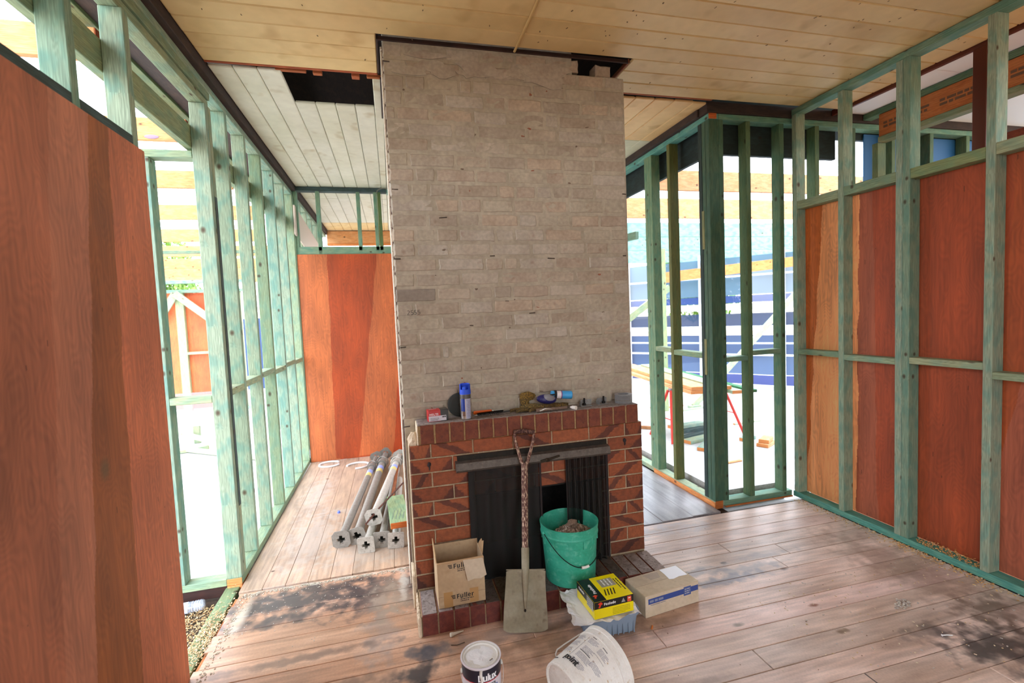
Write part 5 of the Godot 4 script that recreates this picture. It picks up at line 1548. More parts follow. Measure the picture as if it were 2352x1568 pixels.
# ---------------------------------------------------------------- paint tin, white bucket, nozzle in front
# a strip of print round a cylinder
func band(parent: Node3D, called: String, r: float, y0: float, y1: float, a0: float, a1: float, m: Material, c: Color) -> void:
	var st := st_new()
	add_lathe(st, [Vector2(r, y0), Vector2(r, y1)], 24, c, Transform3D.IDENTITY, false, a0, a1)
	put(parent, called, st.commit(), m)

# letters set one by one round a cylinder about y, reading left to right from outside
func wrap_words(parent: Node3D, text: String, size: float, r: float, y: float, a: float, step: float, c: Color, bold: bool, turn := 0.0) -> void:
	var widths := {"D": 1.25, "u": 1.0, "l": 0.52, "x": 0.95, "I": 0.6, "S": 0.95, "e": 0.95, "a": 0.95, "r": 0.7}
	for k in text.length():
		var wd: float = widths.get(text[k], 1.0)
		a -= step * wd * 0.5
		words(parent, text[k], size, Transform3D(Basis(Vector3.UP, PI / 2.0 - a) * Basis(Vector3.BACK, turn), Vector3(cos(a) * r, y, sin(a) * r)), M.print, c, bold, "letter")
		a -= step * wd * 0.5

func front_things() -> void:
	var r := 0.0875
	var t := thing("paint_tin", "paint tin with a paint-smeared white lid and dark blue printed band, on the floor", "paint tin", Vector3(0.296, 0.001, -1.995))
	var hh := 0.192
	lathe(t, "tin_body", [Vector2(0.0, 0.003), Vector2(r - 0.003, 0.003), Vector2(r, 0.0), Vector2(r + 0.0015, 0.003), Vector2(r, 0.007), Vector2(r - 0.002, 0.009), Vector2(r - 0.002, hh - 0.012), Vector2(r, hh - 0.01), Vector2(r + 0.002, hh - 0.004), Vector2(r + 0.001, hh), Vector2(r - 0.003, hh)], M.plain, lin(214, 208, 214), 56)
	band(t, "dark_band", r - 0.0012, 0.128, hh - 0.011, 0.0, TAU, M.gloss, lin(36, 36, 52))
	band(t, "red_line", r - 0.0012, 0.125, 0.128, 0.0, TAU, M.gloss, lin(210, 50, 54))
	band(t, "blue_panel", r - 0.0012, 0.05, 0.103, 0.85, 1.55, M.gloss, lin(66, 94, 176))
	band(t, "blue_panel", r - 0.0012, 0.03, 0.095, 2.3, 2.65, M.gloss, lin(90, 150, 214))
	band(t, "black_panel", r - 0.0008, 0.103, 0.117, 1.0, 1.62, M.gloss, lin(40, 40, 54))
	band(t, "red_panel", r - 0.0012, 0.07, 0.1, 1.86, 2.08, M.gloss, lin(214, 44, 40))
	wrap_words(t, "Dulux", 0.04, r - 0.001, 0.146, 1.92, 0.21, srgb(236, 236, 238), true)
	wrap_words(t, "PRECISION", 0.012, r - 0.0004, 0.11, 1.58, 0.062, srgb(220, 220, 224), true)
	wrap_words(t, "Sealer", 0.024, r - 0.0008, 0.085, 1.36, 0.115, srgb(224, 228, 240), true)
	# lid: groove, raised ring and a skin of paint
	var lid := lathe(t, "lid", [Vector2(r - 0.003, hh), Vector2(r - 0.006, hh - 0.006), Vector2(r - 0.009, hh - 0.006), Vector2(r - 0.011, hh - 0.001), Vector2(r - 0.014, hh - 0.001), Vector2(r - 0.017, hh - 0.007), Vector2(0.0, hh - 0.008)], M.dirty_white, Color.WHITE, 56)
	var st := st_new()
	var g := []
	for jj in 8:
		var row := []
		for i in 33:
			var q := jj / 7.0
			var a := i / 32.0 * TAU
			var z := hh - 0.0045 + 0.003 * sin(3.0 * a + q * 5.0) * q * (1.0 - q) * 2.0 - 0.004 * q * q + (0.0 if i in [0, 32] else rng.randf_range(-0.0006, 0.0006))
			row.append(Vector3(cos(a) * q * (r - 0.016 + 0.003 * sin(a * 2.0)), z, sin(a) * q * (r - 0.016 + 0.003 * sin(a * 2.0))))
		g.append(row)
	for jj in 7:
		for i in 32:
			for tt in [[g[jj][i], g[jj][i + 1], g[jj + 1][i + 1]], [g[jj][i], g[jj + 1][i + 1], g[jj + 1][i]]]:
				var cr: Vector3 = (tt[1] - tt[0]).cross(tt[2] - tt[0])
				if cr.length_squared() > 1e-18:
					poly(st, tt, cr.normalized() * signf(cr.y), [Vector2.ZERO, Vector2.ZERO, Vector2.ZERO], lin(232, 232, 232))
	put(lid, "paint_skin", st.commit(), M.gloss)
	var drip := []
	for k in 7:
		drip.append([1.74 + 0.03 * sin(k * 2.1), lerpf(hh - 0.006, 0.05, k / 6.0)])
	var dp := []
	for e in drip:
		dp.append(Vector3(cos(e[0]) * (r - 0.0005), e[1], sin(e[0]) * (r - 0.0005)))
	tube(t, "paint_drip", dp, 0.0068, M.dirty_white, Color.WHITE, 8, 0.005)
	put(lid, "rust_spot", box_mesh(Vector3(0.018, 0.002, 0.004), 0.0008, Vector2.ZERO, lin(96, 70, 44)), M.matt, Transform3D(Basis(Vector3.UP, 0.5), Vector3(0.038, hh - 0.004, 0.04)))
	for e in [-1.0, 1.0]:
		lump(t, "handle_ear", Vector3(e * (r + 0.001), 0.145, 0.01), Vector3(0.005, 0.011, 0.009), M.dirty_white, Color.WHITE, 0.06)
	var wp := []
	for k in 21:
		var a := k / 20.0 * PI
		wp.append(Vector3(-cos(a) * (r + 0.006), 0.145 - 0.115 * sin(a), 0.012 + 0.1 * sin(a) * 0.92))
	tube(t, "handle_wire", wp, 0.0013, M.steel, lin(210, 206, 200), 6)

	# white plastic bucket lying on its side
	var rr := 0.146
	var rb := 0.12
	var ln := 0.26
	var yaw := deg_to_rad(70.0)
	var rim := Vector3(0.84, rr + 0.003, -1.85)
	var base := rim + Vector3(-sin(yaw), 0, cos(yaw)) * ln
	base.y = rb + 0.002
	var ax := (rim - base).normalized()
	var w := thing("bucket", "used white plastic bucket with printed labels lying on its side on the floor in front", "bucket", base)
	# y of the bucket runs from its foot to its rim; z of the bucket points up and to the camera
	var zz := Vector3.UP
	zz = (zz - ax * zz.dot(ax)).normalized()
	w.basis = Basis(ax.cross(zz), ax, zz)
	lathe(w, "bucket_body", [Vector2(0.0, 0.008), Vector2(rb - 0.012, 0.008), Vector2(rb - 0.008, 0.0), Vector2(rb - 0.002, 0.001), Vector2(rb, 0.006), Vector2(rb + 0.018, ln - 0.055), Vector2(rr - 0.003, ln - 0.054), Vector2(rr - 0.003, ln - 0.045), Vector2(rb + 0.0195, ln - 0.043), Vector2(rb + 0.0205, ln - 0.022), Vector2(rr - 0.002, ln - 0.02), Vector2(rr, ln - 0.003), Vector2(rr - 0.004, ln), Vector2(rr - 0.008, ln - 0.004), Vector2(rb - 0.004, 0.014), Vector2(0.0, 0.013)], M.dirty_white, Color.WHITE, 64)
	# printed panels on the upper side, as thin bands of small print
	var lab := st_new()
	var rows := [[2.28, 1.93, 0.085], [2.28, 1.93, 0.125], [2.28, 1.93, 0.165], [1.62, 1.12, 0.05], [1.62, 1.1, 0.086], [1.62, 1.3, 0.122], [1.22, 0.92, 0.158], [1.68, 1.38, 0.166], [1.1, 0.7, 0.1]]
	for e in rows:
		for l in 5:
			var y: float = e[2] + 0.0052 * l
			var a: float = e[0]
			while a > e[1] + 0.02:
				var s := rng.randf_range(0.06, 0.2)
				var rad := lerpf(rb, rb + 0.018, (y - 0.006) / (ln - 0.061)) + 0.0006
				add_lathe(lab, [Vector2(rad, y), Vector2(rad, y + 0.0022)], 2, lin(140, 138, 150), Transform3D.IDENTITY, false, a - s, a)
				a -= s + 0.012
	put(w, "small_print", lab.commit(), M.print)
	var bold := st_new()
	for e in [[1.64, 1.2, 0.116, 0.0035], [2.3, 2.05, 0.03, 0.006], [2.42, 2.3, 0.06, 0.008], [1.66, 1.5, 0.196, 0.003], [1.2, 1.0, 0.19, 0.003], [1.76, 1.75, 0.04, 0.15], [1.25, 0.8, 0.146, 0.0012]]:
		var rad := lerpf(rb, rb + 0.018, (e[2] - 0.006) / (ln - 0.061)) + 0.0008
		add_lathe(bold, [Vector2(rad, e[2]), Vector2(rad + 0.00009 * e[3] * 1000.0, e[2] + e[3])], 6, lin(70, 70, 76), Transform3D.IDENTITY, false, e[1], e[0])
	put(w, "bold_print", bold.commit(), M.print)
	var la := 1.78
	for k in 5:
		var ch: String = "point"[k]
		var rad := lerpf(rb, rb + 0.018, (0.058) / (ln - 0.061)) + 0.001
		var a := la - 0.115 * k
		words(w, ch, 0.036, Transform3D(Basis(Vector3.UP, PI / 2.0 - a), Vector3(cos(a) * rad, 0.058, sin(a) * rad)), M.print, srgb(34, 34, 38), true, "letter")
	var hp := []
	for k in 15:
		var a := k / 14.0 * PI
		hp.append(Vector3(-0.138 * cos(a) * 0.98, ln - 0.035 - 0.16 * sin(a), 0.118 + 0.012 * sin(a)))
	var hw := []
	for p in [[2.45, 0.0, ln - 0.035], [2.52, 0.006, ln - 0.06], [2.62, 0.016, 0.13], [2.66, 0.02, 0.085], [2.72, 0.012, 0.07], [2.8, 0.004, 0.07]]:
		var rad: float = lerpf(rb, rb + 0.018, p[2] / ln) + 0.004 + p[1]
		hw.append(Vector3(cos(p[0]) * rad, p[2], sin(p[0]) * rad))
	tube(w, "handle_wire", hw, 0.0028, M.plain, lin(206, 204, 198), 6)
	for k in 14:
		var a := rng.randf_range(0.3, 2.6)
		var y := rng.randf_range(0.01, ln - 0.06)
		var rad := lerpf(rb, rb + 0.018, (y - 0.006) / (ln - 0.061)) + 0.0004
		band(w, "dirt_mark", rad, y, y + rng.randf_range(0.003, 0.012), a, a + rng.randf_range(0.02, 0.08), M.matt, lin(196, 170, 136))

	var n := thing("nozzle", "small off-white sealant nozzle lying on the floor by the hearth", "nozzle", Vector3(0.205, 0.012, -2.425))
	n.basis = Basis(Vector3(0.3, 0, 0.9).normalized(), Vector3(0.78, -0.06, 0.5).normalized(), Vector3.UP).orthonormalized()
	lathe(n, "cone", [Vector2(0.0, 0.0), Vector2(0.0105, 0.0), Vector2(0.011, 0.012), Vector2(0.0085, 0.013), Vector2(0.003, 0.075), Vector2(0.0, 0.076)], M.plain, lin(222, 214, 196), 16)
	var twig := thing("wire_scrap", "thin dark wire scrap on the floor beside the nozzle", "wire", Vector3(0.2, 0.003, -2.36))
	tube(twig, "wire", [Vector3(0, 0, 0), Vector3(0.03, 0.002, 0.012), Vector3(0.07, 0.001, 0.002)], 0.002, M.matt, lin(86, 74, 62), 5)

# ---------------------------------------------------------------- on the mantel shelf
func mantel_things() -> void:
	var sy := 1.0745
	var b := thing("fastener_box", "small red and black box with white label at the mantel's left end", "box", Vector3(0.228, sy + 0.0006, -2.792))
	b.rotation.y = 0.08
	put(b, "box_body", box_mesh(Vector3(0.118, 0.066, 0.062), 0.002, Vector2.ZERO, lin(190, 34, 42)), M.gloss, Transform3D(Basis(), Vector3(0, 0.033, 0)))
	put(b, "black_half", box_mesh(Vector3(0.048, 0.0668, 0.0628), 0.002, Vector2.ZERO, lin(46, 44, 44)), M.gloss, Transform3D(Basis(), Vector3(0.0352, 0.0332, 0)))
	put(b, "white_label", box_mesh(Vector3(0.102, 0.03, 0.0008), 0.0, Vector2.ZERO, lin(214, 208, 216)), M.print, Transform3D(Basis(), Vector3(-0.005, 0.018, 0.0317)))
	words(b, "HILTI", 0.0165, Transform3D(Basis(), Vector3(-0.026, 0.042, 0.032)), M.print, srgb(240, 234, 234), true, "lettering", 1.25)
	words(b, "HILTI", 0.013, Transform3D(Basis(Vector3.RIGHT, -PI / 2.0), Vector3(-0.026, 0.0668, -0.012)), M.print, srgb(236, 226, 226), true, "lettering", 1.25)
	small_print(b, Transform3D(Basis(), Vector3(-0.022, 0.014, 0.0323)), 0.05, 3, 0.006, 0.0022, lin(90, 84, 90))
	for k in 7:
		put(b, "bar_mark", box_mesh(Vector3(0.0018 + 0.001 * (k % 3), 0.009, 0.0006), 0.0, Vector2.ZERO, lin(50, 48, 50)), M.print, Transform3D(Basis(), Vector3(0.022 + 0.0036 * k, 0.025, 0.0323)))
	var d := thing("disc", "black rubber backing disc standing on edge behind the blue spray can", "disc", Vector3(0.368, sy + 0.072, -2.845))
	d.basis = Basis(Vector3.UP, -0.1) * Basis(Vector3.RIGHT, PI / 2.0 - 0.12)
	lathe(d, "disc_body", [Vector2(0.0, 0.012), Vector2(0.05, 0.012), Vector2(0.066, 0.008), Vector2(0.072, 0.003), Vector2(0.072, -0.003), Vector2(0.064, -0.008), Vector2(0.0, -0.008)], M.matt, lin(44, 44, 40), 40)
	lathe(d, "hub", [Vector2(0.012, 0.011), Vector2(0.012, 0.018), Vector2(0.0, 0.018)], M.iron, lin(120, 116, 108), 16)
	var c := thing("spray_can", "tall spray can with a bright blue cap standing on the mantel", "spray can", Vector3(0.394, sy + 0.0006, -2.765))
	var r := 0.0325
	lathe(c, "can_body", [Vector2(0.0, 0.003), Vector2(r - 0.004, 0.0), Vector2(r, 0.003), Vector2(r, 0.146), Vector2(r - 0.003, 0.152), Vector2(0.0, 0.153)], M.steel, lin(190, 180, 170), 40)
	band(c, "grey_band", r + 0.0003, 0.122, 0.146, 0.0, TAU, M.gloss, lin(84, 82, 80))
	band(c, "white_label", r + 0.0005, 0.005, 0.122, 0.75, 1.72, M.print, lin(170, 172, 196))
	band(c, "blue_label", r + 0.0004, 0.048, 0.122, 1.85, 2.7, M.gloss, lin(34, 62, 140))
	band(c, "brown_label", r + 0.0004, 0.02, 0.048, 1.85, 2.4, M.gloss, lin(110, 84, 70))
	band(c, "white_mark", r + 0.0007, 0.006, 0.036, 2.45, 2.58, M.print, lin(226, 226, 230))
	var sp := st_new()
	for l in 20:
		add_lathe(sp, [Vector2(r + 0.0009, 0.012 + 0.0052 * l), Vector2(r + 0.0009, 0.0142 + 0.0052 * l)], 5, lin(128, 130, 158), Transform3D.IDENTITY, false, 0.85 + rng.randf() * 0.1, 1.62 - rng.randf() * 0.3)
	put(c, "small_print", sp.commit(), M.print)
	var cap := lathe(c, "cap", [Vector2(r + 0.0006, 0.147), Vector2(r + 0.001, 0.15), Vector2(r - 0.0005, 0.176), Vector2(r - 0.003, 0.1765), Vector2(r - 0.004, 0.17), Vector2(0.0, 0.168)], M.plain, lin(40, 84, 214), 40)
	var cs := st_new()
	add_lathe(cs, [Vector2(r - 0.0005, 0.172), Vector2(r - 0.0015, 0.204), Vector2(r - 0.006, 0.208), Vector2(r - 0.008, 0.2), Vector2(r - 0.006, 0.17)], 28, lin(40, 84, 214), Transform3D.IDENTITY, false, -3.6, 1.0)
	put(cap, "cap_shroud", cs.commit(), M.plain)
	put(cap, "spray_button", box_mesh(Vector3(0.022, 0.018, 0.024), 0.004, Vector2.ZERO, lin(44, 90, 218)), M.plain, Transform3D(Basis(Vector3.UP, -0.5), Vector3(-0.006, 0.182, 0.012)))
	var o := thing("chisel", "flat orange tool handle lying on the mantel behind the spray can", "tool", Vector3(0.5, sy + 0.012, -2.835))
	o.rotation = Vector3(0.5, 0.06, 0.0)
	put(o, "handle", box_mesh(Vector3(0.115, 0.024, 0.012), 0.004, Vector2.ZERO, lin(214, 92, 20)), M.plain, Transform3D(Basis(), Vector3(0.005, 0.004, 0)))
	put(o, "ferrule", box_mesh(Vector3(0.012, 0.014, 0.012), 0.003, Vector2.ZERO, lin(220, 216, 210)), M.steel, Transform3D(Basis(), Vector3(0.067, 0.004, 0)))
	put(o, "blade", box_mesh(Vector3(0.07, 0.01, 0.004), 0.001, Vector2.ZERO, lin(190, 184, 170)), M.steel, Transform3D(Basis(), Vector3(0.106, 0.004, 0)))
	var a := thing("auger_bit", "black spiral wood auger bit lying along the mantel shelf", "drill bit", Vector3(0.46, sy + 0.0125, -2.775))
	a.rotation.y = 0.16
	var st := st_new()
	var n := 150
	for k in n:
		var q := []
		for e in [[k, 0], [k + 1, 0], [k + 1, 1], [k, 1]]:
			var t: float = float(e[0]) / n
			var an: float = t * TAU * 6.0 + (0.0 if e[1] == 0 else PI)
			q.append([Vector3(t * 0.165, cos(an) * 0.0115, sin(an) * 0.0115), Vector3(0.6, cos(an + 1.4) * 0.8, sin(an + 1.4) * 0.8).normalized(), Vector2(t, e[1])])
		quad_n(st, q, lin(60, 58, 54))
		for e in q:
			e[0] += Vector3(0.005, 0, 0)
			e[1] = -e[1]
		quad_n(st, q, lin(60, 58, 54))
	add_tube(st, [Vector3(0, 0, 0), Vector3(0.17, 0, 0)], 0.0045, 8, lin(60, 58, 54))
	put(a, "spiral", st.commit(), M.gloss)
	tube(a, "shank", [Vector3(0.165, 0, 0), Vector3(0.33, 0.0, 0)], 0.005, M.gloss, lin(46, 46, 44), 8)
	lathe(a, "tip", [Vector2(0.0045, 0), Vector2(0.0, 0.018)], M.steel, lin(180, 176, 170), 10, Transform3D(Basis(Vector3.BACK, PI / 2.0), Vector3.ZERO))
	# gloves: two lumpy pairs of fingers
	var gl := thing("gloves", "heap of dirty brown and mustard work gloves in the middle of the mantel", "gloves", Vector3(0.84, sy, -2.83))
	lump(gl, "palm", Vector3(-0.03, 0.02, 0.0), Vector3(0.075, 0.02, 0.036), M.cloth, Color.WHITE, 0.16, 14, 8)
	lump(gl, "palm", Vector3(0.09, 0.018, 0.015), Vector3(0.08, 0.018, 0.034), M.cloth, lin(235, 220, 210), 0.16, 14, 8)
	lump(gl, "cuff", Vector3(-0.045, 0.085, -0.018), Vector3(0.05, 0.03, 0.014), M.cloth, lin(255, 240, 190), 0.16, 14, 8)
	lump(gl, "cuff", Vector3(-0.06, 0.05, -0.015), Vector3(0.03, 0.045, 0.014), M.cloth, lin(230, 220, 190), 0.16, 12, 8)
	for e in [[Vector3(-0.09, 0.014, 0.03), Vector3(-0.17, 0.012, 0.025)], [Vector3(-0.06, 0.014, 0.045), Vector3(-0.14, 0.012, 0.06)], [Vector3(0.14, 0.014, 0.02), Vector3(0.20, 0.013, 0.04)], [Vector3(0.15, 0.016, 0.0), Vector3(0.215, 0.018, 0.012)], [Vector3(0.0, 0.014, 0.05), Vector3(-0.06, 0.012, 0.075)]]:
		tube(gl, "finger", [e[0], (e[0] + e[1]) * 0.5 + Vector3(0, 0.004, 0), e[1]], 0.0125, M.cloth, jit(lin(226, 214, 196), 0.2), 8, 0.0095)
	var rag := thing("rag", "grey-brown twisted rag at the front edge of the mantel under the gloves", "rag", Vector3(0.92, sy + 0.01, -2.75))
	tube(rag, "twist", [Vector3(-0.1, 0, 0.004), Vector3(-0.04, 0.006, 0.014), Vector3(0.03, 0.002, 0.002), Vector3(0.1, 0.004, 0.006)], 0.012, M.dust, lin(186, 166, 150), 8, 0.009)
	tube(rag, "loop", [Vector3(-0.08, 0.0, 0.016), Vector3(-0.05, 0.012, 0.024), Vector3(-0.01, 0.006, 0.02), Vector3(0.0, 0.0, 0.01)], 0.0055, M.steel, lin(200, 196, 190), 8)
	var tm := thing("hand_tool", "navy blue and grey rounded tool lying on the work gloves on the mantel", "tool", Vector3(0.905, sy + 0.067, -2.795))
	tm.rotation = Vector3(0.2, 0.1, -0.14)
	lump(tm, "case", Vector3.ZERO, Vector3(0.068, 0.03, 0.034), M.gloss, lin(34, 36, 92), 0.0, 20, 12)
	lump(tm, "grey_inlay", Vector3(0.006, 0.01, 0.008), Vector3(0.046, 0.024, 0.028), M.plain, lin(132, 132, 138), 0.0, 18, 10)
	put(tm, "black_clip", box_mesh(Vector3(0.05, 0.008, 0.012), 0.003, Vector2.ZERO, lin(30, 30, 30)), M.matt, Transform3D(Basis(Vector3.BACK, 0.16), Vector3(0.035, 0.034, 0.01)))
	var lb := thing("sealant_can", "light blue tube with white and purple band lying on the mantel gloves", "tube", Vector3(0.945, sy + 0.088, -2.825))
	lb.basis = Basis(Vector3.UP, -0.1) * Basis(Vector3.BACK, -PI / 2.0 - 0.09)
	lathe(lb, "tube_body", [Vector2(0.0, 0.0), Vector2(0.022, 0.0), Vector2(0.024, 0.004), Vector2(0.026, 0.13), Vector2(0.024, 0.134), Vector2(0.0, 0.135)], M.gloss, lin(62, 160, 222), 28)
	lathe(lb, "white_band", [Vector2(0.0246, 0.035), Vector2(0.0252, 0.062)], M.print, lin(226, 220, 222), 28)
	lathe(lb, "purple_band", [Vector2(0.0256, 0.062), Vector2(0.0257, 0.068)], M.print, lin(130, 60, 120), 28)
	lathe(lb, "black_strap", [Vector2(0.0268, 0.018), Vector2(0.0272, 0.034)], M.matt, lin(30, 30, 32), 28)
	var wt := thing("bottle_top", "small white plastic cap lying at the front edge of the mantel", "cap", Vector3(1.05, sy + 0.0125, -2.735))
	wt.basis = Basis(Vector3.UP, -1.0) * Basis(Vector3.BACK, -PI / 2.0)
	lathe(wt, "cap_body", [Vector2(0.0, -0.012), Vector2(0.007, -0.012), Vector2(0.007, 0.0), Vector2(0.0115, 0.0), Vector2(0.0125, 0.03), Vector2(0.0, 0.03)], M.plain, lin(226, 222, 214), 18)
	# galvanised brackets
	for e in [[1.165, "left", -2.80, 0.0], [1.285, "right", -2.81, 0.2]]:
		var k := thing("bracket", "small galvanised steel bracket with a bolt, %s one of the pair on the mantel" % e[1], "bracket", Vector3(e[0], sy + 0.0005, e[2]), "steel brackets on the mantel")
		k.rotation.y = e[3]
		put(k, "foot", box_mesh(Vector3(0.07, 0.004, 0.045), 0.001, Vector2.ZERO, lin(176, 180, 184)), M.galv, Transform3D(Basis(), Vector3(0, 0.003, 0)))
		put(k, "upright", box_mesh(Vector3(0.075, 0.034, 0.003), 0.001, Vector2.ZERO, lin(176, 180, 184)), M.galv, Transform3D(Basis(), Vector3(0.012, 0.02, -0.02)))
		put(k, "side_ear", box_mesh(Vector3(0.003, 0.026, 0.036), 0.001, Vector2.ZERO, lin(160, 164, 168)), M.galv, Transform3D(Basis(), Vector3(-0.034, 0.016, 0)))
		lathe(k, "bolt", [Vector2(0.0, 0.0), Vector2(0.011, 0.0), Vector2(0.011, 0.012), Vector2(0.006, 0.013), Vector2(0.006, 0.045), Vector2(0.0, 0.046)], M.iron, lin(80, 80, 80), 8, Transform3D(Basis(), Vector3(-0.008 if e[3] == 0.0 else 0.01, 0.005, 0.002)))
	var co := thing("nail_coil", "coil of slanted galvanised nails at the right end of the mantel", "nail coil", Vector3(1.425, sy + 0.0005, -2.79))
	for ring in 3:
		var rad := 0.052 - 0.0075 * ring
		var cst := st_new()
		for k in 48 - 7 * ring:
			var an := k * TAU / (48 - 7 * ring)
			var p := Vector3(cos(an) * rad, 0.0, sin(an) * rad)
			var tg := Vector3(-sin(an), 0, cos(an))
			add_tube(cst, [p + tg * 0.006 + Vector3(0, 0.001, 0), p - tg * 0.006 + Vector3(0, 0.055, 0)], 0.0019, 5, lin(190, 196, 204))
			add_box(cst, Vector3(0.007, 0.0015, 0.007), 0.0, Vector2.ZERO, lin(206, 212, 220), -1, Transform3D(Basis(), p - tg * 0.006 + Vector3(0, 0.056, 0)))
		var coil := put(co, "nail_row", cst.commit(), M.galv)
		coil.set_meta("kind", "stuff")
	lathe(co, "wire_band", [Vector2(0.0545, 0.02), Vector2(0.0552, 0.021), Vector2(0.0545, 0.022)], M.galv, lin(200, 180, 150), 40)

# ---------------------------------------------------------------- yard on the right
func plank(label: String, p: Vector3, q: Vector3, w: float, h: float, m: Material, c: Color, group := "", called := "timber_plank") -> void:
	var mid := (p + q) * 0.5
	var o := thing(called, label, "timber", mid, group)
	var z := (q - p).normalized()
	var x := Vector3.UP.cross(z).normalized()
	o.basis = Basis(x, z.cross(x), z)
	put(o, "plank", box_mesh(Vector3(w, h, p.distance_to(q)), 0.004, ruv(), c, 2), m)
	put(o, "end_grain", box_mesh(Vector3(w - 0.004, h - 0.004, 0.003), 0.0, ruv(), c * lin(244, 214, 180), 0), M.pine, Transform3D(Basis(), Vector3(0, 0, p.distance_to(q) * 0.5)))

func sawhorse(label: String, a: Vector3, b: Vector3, spread: float) -> void:
	var o := thing("sawhorse", label, "sawhorse", Vector3((a.x + b.x) * 0.5, -0.1, (a.z + b.z) * 0.5), "red steel sawhorses in the yard")
	var m := o.position
	put(o, "top_beam", box_mesh(Vector3(a.distance_to(b), 0.05, 0.06), 0.004, Vector2.ZERO, lin(150, 156, 164)), M.galv, Transform3D(Basis(Vector3.UP, -atan2(b.z - a.z, b.x - a.x)), (a + b) * 0.5 - m))
	var dir := (b - a).normalized()
	var out := Vector3(-dir.z, 0, dir.x)
	for e in [a, b]:
		var s: Vector3 = e
		var lean := dir * (-0.14 if e == a else 0.14)
		for q in [-1.0, 1.0]:
			tube(o, "leg", [s + out * q * 0.03 - m, Vector3(s.x, -0.085, s.z) + lean + out * q * spread - m], 0.019, M.plain, lin(206, 56, 46), 8)
		var f0 := Vector3(s.x, 0.2, s.z) + lean * 0.6 + out * spread * 0.6 - m
		var f1 := Vector3(s.x, 0.2, s.z) + lean * 0.6 - out * spread * 0.6 - m
		tube(o, "cross_brace", [f0, f1], 0.008, M.plain, lin(206, 70, 56), 6)

